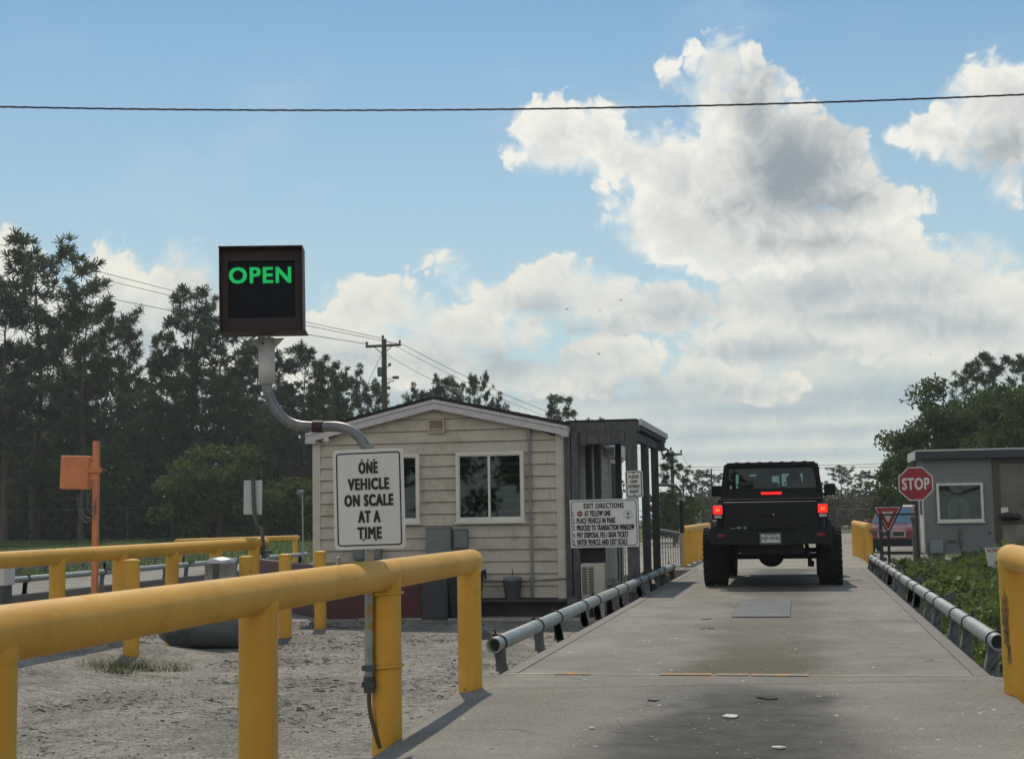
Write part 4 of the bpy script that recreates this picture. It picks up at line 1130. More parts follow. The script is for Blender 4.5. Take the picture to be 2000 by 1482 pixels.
for k_, pl_ in enumerate((((152, 965), (153, 990), (160, 1012), (172, 1020), (183, 1008), (187, 990)), ((170, 962), (170, 985), (175, 1000), (183, 996), (187, 975)), ((177, 960), (172, 975), (180, 990), (188, 985)), ((160, 962), (158, 985), (163, 1005), (178, 1012), (187, 1000)))):
    q.tube(catmull([onY(x, y, yO-0.08-0.01*k_) for x, y in pl_]), 0.008, 6)
q.build('cable', mat('cable_grey', (0.11, 0.11, 0.115), 0.5), T)

# white camera pole on the lawn
T = thing('camera_pole', 'slim pale pole with a small camera on the lawn beside the house', 'camera pole', at(591, 1085, 33))
q = MB(); q.cyl(at(590.5, 962, 33), at(592, 1090, 33), 0.016, n=12); q.build('pole', mat('pale_pole', (0.36, 0.37, 0.36), 0.5, 0.3), T)
q = MB(); c_ = at(588, 962, 33); q.cyl(c_+Vector((-0.02, -0.16, 0)), c_+Vector((0, 0.1, 0.02)), 0.046, n=14); q.bb(c_.x-0.03, c_.x+0.03, c_.y-0.05, c_.y+0.05, c_.z-0.09, c_.z-0.03); q.build('camera', mat('cam_grey', (0.16, 0.165, 0.165), 0.5), T)

# bent pipe post beyond the porch
T = thing('bent_pipe_post', 'curved grey pipe post beyond the porch, bending over towards the house', 'post', at(1331, 1035, 30))
q = MB(); q.tube(catmull([at(x, y, 30) for x, y in ((1284, 947), (1304, 947), (1318, 949), (1326, 956), (1330, 966), (1331, 980))]), 0.032, 10); q.build('bent_arm', DKST, T)
q = MB(); q.cyl(at(1331, 972, 30), at(1332, 1040, 30), 0.05, n=12); q.build('post', BLACK, T)
q = MB(); q.bb(*(lambda p: (p.x-0.07, p.x+0.07, p.y-0.05, p.y+0.05, p.z-0.03, p.z+0.03))(at(1331, 974, 30))); q.sph(at(1335, 977, 29.9), 0.03, 8, 6); q.build('bracket', GALV, T)

# crowd barrier by the porch
T = thing('crowd_barrier', 'galvanised barred barrier between the porch and the yellow rail', 'barrier', at(1300, 1112, 27.5))
p0, p1 = Vector((-2.62, 26.9, 0.0)), Vector((-2.52, 31.0, 0.0))
q = MB()
q.tube(catmull([p0+Vector((0, 0, -0.05)), p0+Vector((0, 0, 0.75)), p0+Vector((0, 0.08, 0.83)), p1+Vector((0, -0.08, 0.70)), p1+Vector((0, 0, 0.66)), p1+Vector((0, 0, -0.05))], 4), 0.022, 8)
q.build('frame', GALV, T)
q = MB()
for i in range(9):
    f_ = (i+0.6)/9.2; c_ = p0.lerp(p1, f_); q.cyl(c_+Vector((0, 0, 0.03)), c_+Vector((0, 0, 0.82-0.13*f_)), 0.009, n=6, caps=False)
q.bar(p0+Vector((0, 0, 0.03)), p1+Vector((0, 0, 0.03)), 0.03, 0.03)
q.build('bar', GALV, T)
q = MB()
for c_ in (p0, p1): q.bb(c_.x-0.25, c_.x+0.25, c_.y-0.03, c_.y+0.03, GZ, -0.0); 
q.build('foot', GALV, T)

# ------------------------------------------------------------------ black pickup on the scale
CARB = mat('car_black', (0.0035, 0.0055, 0.008), 0.40, var=0.15, scale=3, spec=0.22, coat=0.06, dirt=(0.007, 0.009, 0.010), dirt_lo=0.45, dirt_hi=0.8, dscale=2.5)
TRIMB = mat('trim_black', (0.006, 0.0085, 0.011), 0.6, var=0.2, spec=0.25)
REDL = mat('lit_red_lens', (0.45, 0.005, 0.008), 0.25, emit=(1.0, 0.018, 0.012), estr=1.15, var=0.0)
REDC = mat('lit_red_core', (0.6, 0.05, 0.01), 0.25, emit=(1.0, 0.13, 0.03), estr=1.25, var=0.0)
REFL = mat('red_reflector', (0.22, 0.008, 0.015), 0.3, var=0.1)
CLEAR = mat('clear_lens', (0.42, 0.42, 0.43), 0.25, var=0.1)
TINT = glassmat('tinted_glass', (0.40, 0.52, 0.52), 0.0)
TINT2 = glassmat('screen_glass', (0.80, 0.86, 0.85), 0.0)
PLATEW = mat('plate_white', (0.55, 0.56, 0.58), 0.45, var=0.05)
SEAT = mat('seat_dark', (0.015, 0.015, 0.016), 0.8, var=0.2)

def make_wheel(r, w, label=None, lugs=True):
    wh = bpy.data.objects.new('wheel', None); COL.objects.link(wh); wh.empty_display_size = 0.1
    t = MB()
    hw = w/2
    t.lathe([(r*0.55, -hw*0.8), (r*0.62, -hw*0.98), (r*0.86, -hw*1.02), (r*0.955, -hw*0.92), (r*0.975, -hw*0.7), (r*0.978, 0), (r*0.975, hw*0.7), (r*0.955, hw*0.92), (r*0.86, hw*1.02), (r*0.62, hw*0.98), (r*0.55, hw*0.8)], (0, 0, 0), (1, 0, 0), 48)
    if lugs:
        n = 30
        for k in range(n):
            for sx, off, wd in ((-1, 0.0, 0.40), (1, 0.5, 0.40), (-0.28, 0.5, 0.24), (0.28, 0.0, 0.24)):
                a = 2*math.pi*(k+off)/n
                c = Vector((sx*hw*0.80 if abs(sx) == 1 else sx*hw, math.cos(a)*r*0.985, math.sin(a)*r*0.985))
                t.box(c, (hw*wd, r*0.125, r*0.035), Matrix.Rotation(a-math.pi/2, 3, 'X') @ Matrix.Rotation(0.25*(1 if sx > 0 else -1), 3, 'Z'))
                if abs(sx) == 1:
                    c2 = Vector((sx*hw*0.99, math.cos(a)*r*0.93, math.sin(a)*r*0.93))
                    t.box(c2, (hw*0.12, r*0.11, r*0.10), Matrix.Rotation(a-math.pi/2, 3, 'X'))
    t.build('tyre', RUBBER, wh)
    m = MB()
    m.lathe([(r*0.56, -hw*0.8), (r*0.5, -hw*0.5), (r*0.5, hw*0.5), (r*0.56, hw*0.8)], (0, 0, 0), (1, 0, 0), 32)
    m.cyl((hw*0.15, 0, 0), (hw*0.3, 0, 0), r*0.52, n=32); m.cyl((hw*0.3, 0, 0), (hw*0.6, 0, 0), r*0.14, n=20)
    for k in range(8):
        a = 2*math.pi*k/8; m.box((hw*0.38, math.cos(a)*r*0.33, math.sin(a)*r*0.33), (hw*0.25, r*0.09, r*0.36), Matrix.Rotation(a-math.pi/2, 3, 'X'))
    m.build('rim', DKST, wh)
    return wh

T = thing('pickup_truck', 'black four door pickup with big tyres and lit red tail lights on the scale', 'pickup truck', (0, 0, 0))
b = MB()
b.bb(-0.80, 0.80, -0.80, 0.56, 0.66, 1.30, bev=0.035)
b.loft([[(-0.83, 0.58, 0.62), (0.83, 0.58, 0.62), (0.83, 2.75, 0.62), (-0.83, 2.75, 0.62)], [(-0.84, 0.58, 1.05), (0.84, 0.58, 1.05), (0.84, 2.75, 1.05), (-0.84, 2.75, 1.05)], [(-0.80, 0.60, 1.40), (0.80, 0.60, 1.40), (0.80, 2.70, 1.38), (-0.80, 2.70, 1.38)]])
b.loft([[(-0.72, 2.75, 0.75), (0.72, 2.75, 0.75), (0.72, 2.75, 1.37), (-0.72, 2.75, 1.37)], [(-0.62, 4.15, 0.75), (0.62, 4.15, 0.75), (0.62, 4.15, 1.28), (-0.62, 4.15, 1.28)]])
b.build('body', CARB, T)
b = MB(); b.bb(-0.70, 0.70, -0.868, -0.803, 0.845, 1.285, bev=0.022); tg = b.build('tailgate', CARB, T)
b = MB(); b.bb(-0.60, 0.60, -0.874, -0.862, 0.90, 1.15, bev=0.005); b.bb(-0.13, 0.13, -0.885, -0.862, 1.06, 1.105, bev=0.008); b.build('gate_panel', CARB, tg)
b = MB(); b.sph((0.05, -0.888, 1.086), (0.016, 0.006, 0.009), 10, 6); b.build('handle_glint', mat('chrome', (0.7, 0.7, 0.72), 0.15, 0.9, var=0.02), tg)  # bright bead made as the highlight on the gate handle
b = MB(); b.bb(-0.60, -0.515, -0.876, -0.868, 0.868, 0.892); b.build('badge', CLEAR, tg)
b = MB(); b.bb(-0.50, -0.435, -0.876, -0.868, 0.868, 0.912); b.build('blue_sticker', mat('sticker_blue', (0.20, 0.30, 0.38), 0.5), tg)
b = MB(); b.cyl((-0.375, -0.868, 0.895), (-0.375, -0.876, 0.895), 0.028, n=20); b.build('round_badge', mat('badge_grey', (0.12, 0.125, 0.13), 0.4), tg)
b = MB(); b.bb(-0.78, 0.78, -0.80, 0.57, 1.302, 1.325, bev=0.008); b.build('bed_cover', TRIMB, T)
# bumper
b = MB()
outl = [(-0.90, -0.02), (-0.90, 0.16), (-0.84, 0.185), (-0.42, 0.185), (-0.36, 0.15), (0.36, 0.15), (0.42, 0.185), (0.84, 0.185), (0.90, 0.16), (0.90, -0.02), (0.82, -0.05), (0.30, -0.05), (0.22, -0.075), (-0.22, -0.075), (-0.30, -0.05), (-0.82, -0.05)]
b.prism(outl[::-1], -0.17, (0, -1.04, 0.70), (1, 0, 0), (0, 0, 1))
bp = b.build('bumper', TRIMB, T)
b = MB()
for s in (-1, 1): b.bb(s*0.73-0.055, s*0.73+0.055, -1.05, -1.036, 0.765, 0.815, bev=0.006)
b.build('reflector', REFL, bp)
b = MB(); b.bb(-0.1525, 0.1525, -1.056, -1.045, 0.66, 0.815, bev=0.004); lp = b.build('licence_plate', PLATEW, T)
b = MB(); lt_o = Vector((0, -1.0575, 0.735)); letters(b, 'HJF-4735', lt_o, 0.255, 0.070, bold=0.05, t=0.001); b.ring([(-0.147, -0.072), (0.147, -0.072), (0.147, 0.075), (-0.147, 0.075)], [(-0.135, -0.060), (0.135, -0.060), (0.135, 0.063), (-0.135, 0.063)], 0.0008, (0, -1.0565, 0.737))
b.bb(-0.10, 0.10, -1.0575, -1.0565, 0.785, 0.793); b.build('lettering', mat('plate_ink', (0.05, 0.06, 0.075), 0.5), lp)
b = MB()
b.ring([(-0.17, -0.095), (0.17, -0.095), (0.17, 0.09), (-0.17, 0.09)], [(-0.153, -0.078), (0.153, -0.078), (0.153, 0.078), (-0.153, 0.078)], 0.022, (0, -1.038, 0.737)); b.build('plate_frame', BLACK, lp)
# tail lights
for s in (-1, 1):
    hb = MB(); hb.bb(s*0.775-0.085, s*0.775+0.085, -0.90, -0.74, 1.02, 1.245, bev=0.02); h_ = hb.build('tail_light', TRIMB, T)
    b = MB(); b.bb(s*0.775-0.070, s*0.775+0.070, -0.912, -0.89, 1.105, 1.23, bev=0.012); b.build('red_lens', REDL, h_)
    b = MB(); b.bb(s*0.775-0.032, s*0.775+0.032, -0.9165, -0.905, 1.143, 1.195, bev=0.008); b.build('lamp_core', REDC, h_)
    b = MB(); b.bb(s*0.775-0.055, s*0.775+0.055, -0.910, -0.89, 1.045, 1.088, bev=0.006); b.build('reverse_lens', CLEAR, h_)
# hardtop
hw = MB()
out = [(-0.80, 1.385), (0.80, 1.385), (0.735, 1.85), (0.665, 1.915), (-0.665, 1.915), (-0.735, 1.85)]
inn = [(-0.715, 1.50), (0.715, 1.50), (0.665, 1.825), (0.66, 1.83), (-0.66, 1.83), (-0.665, 1.825)]
hw.ring(out, inn, 0.06, (0, 0.72, 0), (1, 0, 0), Vector((0, 0.06, 1)))
ht = hw.build('hard_top', TRIMB, T)
b = MB()
b.loft([[(-0.735, 0.72, 1.87), (-0.69, 0.72, 1.925), (0.69, 0.72, 1.925), (0.735, 0.72, 1.87)], [(-0.735, 1.6, 1.885), (-0.69, 1.6, 1.945), (0.69, 1.6, 1.945), (0.735, 1.6, 1.885)], [(-0.70, 2.5, 1.86), (-0.66, 2.5, 1.90), (0.66, 2.5, 1.90), (0.70, 2.5, 1.86)]])
for i in range(7): b.bb(-0.54+i*0.18-0.03, -0.54+i*0.18+0.03, 0.80, 2.2, 1.925, 1.938, bev=0.005)
b.build('roof_panel', TRIMB, T)
pl_ = MB()
for s in (-1, 1):
    for (ya, yb, wd) in ((0.80, 0.84, 0.22), (1.62, 1.64, 0.12), (2.62, 2.42, 0.08)):
        pl_.bar((s*0.79, ya, 1.385), (s*0.72, yb, 1.885), 0.05, wd, (0, 1, 0))
    pl_.bar((s*0.725, 0.8, 1.865), (s*0.715, 2.45, 1.865), 0.05, 0.06)
pl_.bar((-0.74, 2.66, 1.40), (0.74, 2.66, 1.40), 0.08, 0.08); pl_.bar((-0.70, 2.46, 1.86), (0.70, 2.46, 1.86), 0.06, 0.07)
pl_.build('pillar', TRIMB, T)
b = MB(); b.prism([(-0.72, 1.495), (0.72, 1.495), (0.67, 1.835), (-0.67, 1.835)], 0.006, (0, 0.70, 0), (1, 0, 0), Vector((0, 0.06, 1))); b.build('rear_window', TINT, T)
b = MB(); b.prism([(-0.73, 1.43), (0.73, 1.43), (0.69, 1.84), (-0.69, 1.84)], 0.006, (0, 2.66+0.9, 0), (1, 0, 0), Vector((0, -0.62, 1))); ws = b
b = MB(); b.add([(-0.73, 2.65, 1.43), (0.73, 2.65, 1.43), (0.69, 2.47, 1.84), (-0.69, 2.47, 1.84)], [(0, 1, 2, 3)]); b.build('windscreen', TINT2, T)
for s in (-1, 1):
    b = MB(); b.add([(s*0.785, 0.95, 1.42), (s*0.785, 2.55, 1.42), (s*0.725, 2.45, 1.84), (s*0.725, 0.9, 1.84)], [(0, 1, 2, 3)]); b.build('side_window', TINT, T)
b = MB()
for x_, y_ in ((-0.36, 1.75), (0.36, 1.75)):
    b.box((x_, y_, 1.22), (0.44, 0.14, 0.66), Matrix.Rotation(-0.2, 3, 'X'), bev=0.05); b.box((x_, y_-0.07, 1.64), (0.25, 0.09, 0.17), Matrix.Rotation(-0.1, 3, 'X'), bev=0.035)
    b.cyl((x_-0.06, y_-0.06, 1.5), (x_-0.06, y_-0.06, 1.6), 0.01, n=6); b.cyl((x_+0.06, y_-0.06, 1.5), (x_+0.06, y_-0.06, 1.6), 0.01, n=6)
b.box((0, 0.95, 1.18), (1.3, 0.16, 0.56), bev=0.05)
for x_ in (-0.42, 0.0, 0.42): b.box((x_, 0.93, 1.545), (0.24, 0.08, 0.12), bev=0.03)
b.bb(-0.72, 0.72, 2.3, 2.68, 1.1, 1.47)
b.bb(-0.78, -0.60, 1.60, 1.66, 1.40, 1.87, bev=0.01); b.bb(-0.55, -0.37, 1.60, 1.68, 1.40, 1.87, bev=0.03); b.bb(-0.25, 0.0, 1.62, 1.68, 1.40, 1.87, bev=0.03); b.bb(0.12, 0.16, 1.6, 1.66, 1.4, 1.87, bev=0.01); b.bb(0.28, 0.46, 1.60, 1.68, 1.40, 1.87, bev=0.03); b.bb(0.60, 0.78, 1.60, 1.66, 1.40, 1.87, bev=0.01); b.bb(-0.70, 0.70, 2.30, 2.36, 1.775, 1.87, bev=0.01); b.bb(-0.5, 0.6, 1.72, 1.76, 1.40, 1.56, bev=0.01)  # dark blocks added to break up the daylight seen through the cab
b.bb(-0.70, -0.44, 1.15, 1.19, 1.45, 1.52, bev=0.01); b.bb(0.50, 0.70, 1.15, 1.19, 1.45, 1.88, bev=0.01); b.bb(-0.25, 0.0, 1.4, 1.44, 1.62, 1.88, bev=0.01)
b.build('seat_and_blocker', SEAT, T)
b = MB(); b.bb(-0.13, 0.13, 2.40, 2.43, 1.74, 1.80, bev=0.012); b.tube([(-0.36+0.18*math.cos(a), 2.22+0.05*math.sin(a), 1.42+0.18*math.sin(a)) for a in [2*math.pi*i/20 for i in range(21)]], 0.015, 6); b.tube([(-0.70, 1.15, 1.86), (0.70, 1.15, 1.86)], 0.03, 8); b.tube([(-0.25, 2.2, 1.845), (0.25, 2.2, 1.845)], 0.02, 6)
b.build('cabin_fittings', SEAT, T)
b = MB(); b.bb(-0.165, 0.165, 0.615, 0.665, 1.405, 1.445, bev=0.012); b.build('brake_light', REDL, T)
b = MB(); b.bb(-0.66, -0.625, 0.685, 0.690, 1.505, 1.56); b.build('window_sticker', CLEAR, T)
for s in (-1, 1):
    b = MB(); b.box((s*0.955, 2.45, 1.50), (0.19, 0.10, 0.19), Matrix.Rotation(s*0.12, 3, 'Z'), bev=0.025); b.bar((s*0.80, 2.5, 1.40), (s*0.93, 2.46, 1.42), 0.05, 0.04); b.build('mirror', TRIMB, T)
# fender flares
for yc in (0.0, 3.30):
    for s in (-1, 1):
        b = MB(); rings = []
        for i in range(17):
            a = math.radians(8+164*i/16)
            k = 1.0+0.10*abs(math.sin(2*a))**2
            ca, sa = math.cos(a)*k, min(math.sin(a)*k, 1.0)
            ri, ro = 0.53, 0.60
            rings.append([(s*0.78, yc+ca*ri, 0.50+sa*ri), (s*0.895, yc+ca*ri, 0.50+sa*(ri-0.01)), (s*0.905, yc+ca*(ri+0.03), 0.50+sa*(ri+0.02)), (s*0.88, yc+ca*ro, 0.50+sa*ro), (s*0.78, yc+ca*ro, 0.50+sa*(ro+0.02))])
        b.loft(rings); b.build('fender_flare', TRIMB, T)
# running gear
b = MB()
for yc in (0.0, 3.30):
    b.tube([(-0.8, yc, 0.445), (0.8, yc, 0.445)], 0.045, 14)
    b.sph((-0.02 if yc == 0 else -0.25, yc-0.03, 0.435), (0.19, 0.16, 0.155), 16, 10)
b.bb(-0.48, -0.38, -0.85, 4.0, 0.52, 0.66); b.bb(0.38, 0.48, -0.85, 4.0, 0.52, 0.66); b.bb(-0.45, 0.45, -0.88, -0.78, 0.50, 0.66)
b.lathe([(0.36, -0.13), (0.40, -0.11), (0.40, 0.11), (0.36, 0.13), (0.001, 0.13)], (0, -0.42, 0.60), (0, 0, 1), 28)
b.cyl((0, 0, 0.47), (0, 2.5, 0.55), 0.04, n=10); b.bb(-0.35, 0.35, 1.2, 2.6, 0.42, 0.62); b.tube([(0.30, 0.4, 0.5), (0.52, -0.2, 0.52), (0.55, -0.8, 0.50)], 0.035, 10)
for s in (-1, 1): b.cyl((s*0.58, -0.12, 0.30), (s*0.50, -0.05, 0.75), 0.032, n=10); b.cyl((s*0.58, -0.12, 0.285), (s*0.58, -0.12, 0.37), 0.048, n=10)
b.bb(-0.04, 0.04, -1.06, -0.85, 0.50, 0.57)
b.build('axle', TRIMB, T)
b = MB(); b.bb(-0.75, 0.75, 4.12, 4.3, 0.62, 0.85, bev=0.03); b.build('front_bumper', TRIMB, T)
b = MB()
for s in (-1, 1): b.cyl((s*0.50, 4.14, 1.05), (s*0.50, 4.18, 1.05), 0.09, n=20)
b.build('headlight', CLEAR, T)
w0 = make_wheel(0.447, 0.335)
for i, (x_, y_) in enumerate(((-0.872, 0), (0.872, 0), (-0.872, 3.30), (0.872, 3.30))):
    w_ = w0 if i == 0 else copy_tree(w0)
    w_.parent = T; w_.location = (x_, y_, 0.447)
    if x_ < 0: w_.rotation_euler = (0.3*i, 0, math.pi)
JP = onZ(1509, 1143, 0.0)
T.location = (JP.x+0.012, JP.y+0.10, 0.003)

# ------------------------------------------------------------------ red car beyond
CARR = mat('car_maroon', (0.17, 0.022, 0.042), 0.3, var=0.1, scale=2, coat=0.4)
CHROME = mat('chrome_trim', (0.60, 0.60, 0.62), 0.2, 0.8, var=0.02)
CARG = mat('windscreen_blue', (0.07, 0.15, 0.20), 0.08, var=0.1, spec=0.9)
T = thing('red_car', 'dark red car facing the camera, half hidden behind the yield sign', 'car', (0, 0, 0))
b = MB()
sec = lambda y, w, z0, z1, wt: [(-w, y, z0), (w, y, z0), (w*1.0, y, (z0+z1)*0.55), (wt, y, z1), (-wt, y, z1), (-w*1.0, y, (z0+z1)*0.55)]
b.loft([sec(-0.95, 0.78, 0.30, 0.78, 0.66), sec(-0.80, 0.86, 0.26, 0.90, 0.74), sec(0.1, 0.90, 0.26, 1.02, 0.80), sec(3.3, 0.90, 0.28, 1.02, 0.80), sec(3.5, 0.82, 0.32, 0.95, 0.70)])
b.build('body', CARR, T)
b = MB()
b.loft([[(-0.80, 0.10, 0.99), (0.80, 0.10, 0.99), (0.80, 3.35, 0.99), (-0.80, 3.35, 0.99)], [(-0.60, 0.85, 1.60), (0.60, 0.85, 1.60), (0.60, 3.0, 1.60), (-0.60, 3.0, 1.60)]])
b.build('cabin', CARR, T)
b = MB(); b.loft([[(-0.60, 0.86, 1.60), (0.60, 0.86, 1.60), (0.62, 3.0, 1.60), (-0.62, 3.0, 1.60)], [(-0.54, 0.98, 1.66), (0.54, 0.98, 1.66), (0.54, 2.9, 1.67), (-0.54, 2.9, 1.67)]]); b.build('roof', mat('roof_shine', (0.68, 0.62, 0.62), 0.2, 0.2, var=0.05), T)
b = MB(); b.add([(-0.70, 0.14, 1.035), (0.70, 0.14, 1.035), (0.565, 0.80, 1.565), (-0.565, 0.80, 1.565)], [(0, 1, 2, 3)]); b.build('windscreen', CARG, T)
for s in (-1, 1):
    b = MB(); b.add([(s*0.785, 0.45, 1.06), (s*0.785, 3.0, 1.06), (s*0.63, 2.8, 1.54), (s*0.63, 0.95, 1.54)], [(0, 1, 2, 3)]); b.build('side_window', CARG, T)
b = MB(); b.bb(-0.43, 0.43, -0.975, -0.94, 0.60, 0.76, bev=0.01); gp = b.build('grille', BLACK, T)
b = MB(); b.bb(-0.46, 0.46, -0.99, -0.955, 0.755, 0.785); b.bb(-0.46, 0.46, -0.99, -0.955, 0.575, 0.605); b.bb(-0.46, -0.42, -0.988, -0.955, 0.58, 0.78); b.bb(0.42, 0.46, -0.988, -0.955, 0.58, 0.78); b.tube([(0.06*math.cos(a), -0.99, 0.68+0.05*math.sin(a)) for a in [2*math.pi*i/16 for i in range(17)]], 0.010, 6); b.bb(-0.030, -0.016, -0.995, -0.98, 0.645, 0.715); b.bb(0.016, 0.030, -0.995, -0.98, 0.645, 0.715); b.bb(-0.016, 0.016, -0.995, -0.98, 0.675, 0.688); b.build('grille_trim', CHROME, gp)
b = MB(); b.bb(-0.84, 0.84, -0.99, -0.80, 0.26, 0.52, bev=0.05); b.build('front_bumper', TRIMB, T)
for s in (-1, 1):
    b = MB(); b.box((s*0.655, -0.86, 0.70), (0.30, 0.12, 0.16), Matrix.Rotation(-s*0.25, 3, 'Z'), bev=0.03); b.build('headlight', CLEAR, T)
    b = MB(); b.box((s*0.98, 0.45, 1.08), (0.20, 0.10, 0.14), bev=0.03); b.bar((s*0.80, 0.45, 1.04), (s*0.92, 0.45, 1.06), 0.04, 0.04); b.build('mirror', CARR, T)
w0 = make_wheel(0.34, 0.22, lugs=False)
for i, (x_, y_) in enumerate(((-0.79, 0), (0.79, 0), (-0.79, 2.6), (0.79, 2.6))):
    w_ = w0 if i == 0 else copy_tree(w0)
    w_.parent = T; w_.location = (x_, y_, 0.34)
cp_ = onZ(1752, 1081, -0.37)
T.location = (cp_.x, cp_.y+1.0, -0.385); T.rotation_euler = (0, 0, math.radians(-9))

# ------------------------------------------------------------------ grey guard shed on the right
YS = 37.5
sx0 = onY(1808, 1040, YS).x
T = thing('guard_shed', 'grey flat roofed guard shed with a white framed window', 'shed', (sx0+2.5, YS, GZ))
sx1 = sx0+5.2; xm_ = onY(1942, 1000, YS).x
b = MB()
b.bb(sx0, xm_, YS, YS+2.0, 0.0, 2.36); b.bb(xm_, sx1, YS+1.9, YS+2.0, 0.0, 2.36); b.bb(sx0+0.01, sx1, YS-0.02, YS, 0.0, 0.16)
for i in range(5): b.bb(sx0+0.02+i*0.42, sx0+0.028+i*0.42, YS-0.004, YS+0.01, 0.16, 2.30)
b.build('wall', SHEDG, T)
b = MB(); b.bb(sx0-0.18, sx1+0.2, YS-0.22, YS+2.3, 2.37, 2.44); b.bb(sx0-0.18, sx1+0.2, YS-0.23, YS-0.20, 2.44, 2.60); b.bb(sx0-0.18, sx1+0.2, YS-0.20, YS+2.3, 2.441, 2.58)
b.build('roof', mat('roof_navy', (0.035, 0.042, 0.055), 0.6, var=0.15), T)
b = MB(); b.bb(sx0-0.19, sx1+0.2, YS-0.245, YS-0.231, 2.565, 2.605); b.build('roof_edge', FASCIA, T)
b = MB()
for i in range(4): b.bb(sx0-0.21, sx0-0.185, YS-0.2, YS+2.2, 2.37+i*0.055, 2.415+i*0.055)
b.build('side_fascia', WHITE, T)
wt_, wb_ = onY(1828, 944, YS), onY(1922, 1018, YS)
wS = window(wt_.x, wb_.x, wb_.z, wt_.z, YS-0.005, T, mullion=False)
b = MB()
cxx = (wt_.x+wb_.x)/2-0.02; zb_ = wb_.z+0.09
b.prism([(-0.27, 0), (-0.30, 0.20), (-0.24, 0.42), (-0.10, 0.52), (0.14, 0.50), (0.22, 0.40), (0.23, 0.0), (0.03, 0), (0.03, 0.30), (-0.02, 0.42), (-0.06, 0.28), (-0.10, 0.03)], 0.01, (cxx, YS-0.022, zb_)); b.build('white_cloth', mat('white_cloth', (0.75, 0.77, 0.72), 0.9, var=0.1), wS)
b = MB()
b.bb(sx0-0.035, sx0-0.003, YS+0.10, YS+1.1, 0.02, 2.1); dr = b.build('door', WHITE, T)
b = MB(); b.bb(sx0-0.042, sx0-0.034, YS+0.28, YS+0.92, 0.98, 1.95); b.build('door_pane', ROOMD, dr)
b = MB()
BRW = mat('brown_frame', (0.075, 0.052, 0.045), 0.7, var=0.25, scale=8)
b.bb(xm_+0.002, xm_+0.16, YS-0.03, YS+0.12, 0.0, 2.36); b.bb(sx1-0.12, sx1, YS-0.03, YS+0.12, 0.0, 2.36); b.bb(xm_+0.16, sx1-0.12, YS-0.02, YS+0.10, 2.24, 2.36); b.bb(xm_+0.16, sx1-0.12, YS-0.02, YS+0.10, 0.72, 0.86)
b.build('porch_frame', BRW, T)
b = MB(); b.bb(xm_+0.16, sx1-0.12, YS+0.02, YS+0.03, 0.86, 2.24); b.build('screen', mat('porch_screen', (0.105, 0.108, 0.092), 0.3, var=0.35, scale=1.1, spec=0.6), T)
b = MB(); b.bb(xm_+0.16, sx1-0.12, YS+0.01, YS+0.03, 0.16, 0.72); b.build('lower_panel', mat('lower_panel', (0.20, 0.19, 0.17), 0.8, var=0.3, scale=2), T)
b = MB(); pz = onY(1962, 1000, YS); b.bb(pz.x-0.085, pz.x+0.085, YS-0.035, YS-0.03, pz.z-0.12, pz.z+0.12); b.build('paper_notice', SIGNW, T)
b = MB(); b.sph((pz.x+0.05, YS-0.1, 0.92), (0.20, 0.10, 0.10), 12, 8); b.sph((pz.x+0.25, YS-0.1, 0.90), (0.14, 0.08, 0.08), 12, 8); b.build('folded_hose', BLACK, T)
b = MB()
for xx in (sx0+0.05, sx0+1.7, sx0+3.4, sx1-0.5):
    b = MB(); b.bb(xx, xx+0.40, YS-0.01+0.02, YS+0.4, GZ-0.05, -0.005); b.build('foundation_block', CONCB, T)
b = MB(); q0_, q1_ = onY(1840-25, 1055, YS), onY(1841, 1080, YS)
b.bb(q0_.x, q1_.x, YS-0.24, YS-0.06, q1_.z, q0_.z, bev=0.02); mb_ = b.build('meter_box', mat('meter_grey', (0.20, 0.24, 0.26), 0.5, 0.2, var=0.08), T)
b = MB()
for f_ in (0.3, 0.55, 0.8): xx = q0_.x+(q1_.x-q0_.x)*f_; b.cyl((xx, YS-0.15, GZ), (xx, YS-0.15, q1_.z+0.02), 0.022, n=8)
b.bb(q0_.x+0.45, q0_.x+0.65, YS-0.05, YS-0.01, 0.30, 0.36); b.bb(q0_.x+0.72, q0_.x+0.79, YS-0.04, YS-0.01, 0.25, 0.62); b.cyl((q0_.x+0.755, YS-0.03, 0.1), (q0_.x+0.755, YS-0.03, 0.3), 0.014, n=6); b.sph((q0_.x+1.45, YS-0.03, 0.52), 0.03, 8, 6)
b.build('conduit', DKST, T)

# stop sign
YT = 32.7
T = thing('stop_sign', 'red octagonal stop sign on a dark post in front of the grey shed', 'stop sign', onY(1789, 1095, YT))
c_ = onY(1788.5, 944.5, YT); Rr = 0.365/math.cos(math.radians(22.5))
octo = lambda r: [(r*math.cos(math.radians(22.5+45*i)), r*math.sin(math.radians(22.5+45*i))) for i in range(8)]
Xs, Zs = Vector((1, 0, 0.0)), Vector((0, 0, 1))
b = MB(); b.prism(octo(Rr), 0.006, c_, Xs, Zs); pan = b.build('sign_panel', REDSIGN, T)
b = MB(); b.ring(octo(Rr*1.003), octo(Rr*0.945), 0.004, c_+Vector((0, -0.0045, 0)), Xs, Zs); b.build('border', SIGNW, pan)
b = MB(); letters(b, 'STOP', c_+Vector((0, -0.0075, 0.0)), 0.585, 0.265, Xs, Zs, 0.06); b.build('lettering', SIGNW, pan)
b = MB(); b.bb(c_.x-0.03, c_.x+0.03, YT+0.005, YT+0.05, GZ-0.05, c_.z+0.3); b.build('post', BLACK, T)
g0_ = onY(1786, 1060, YT+0.3)
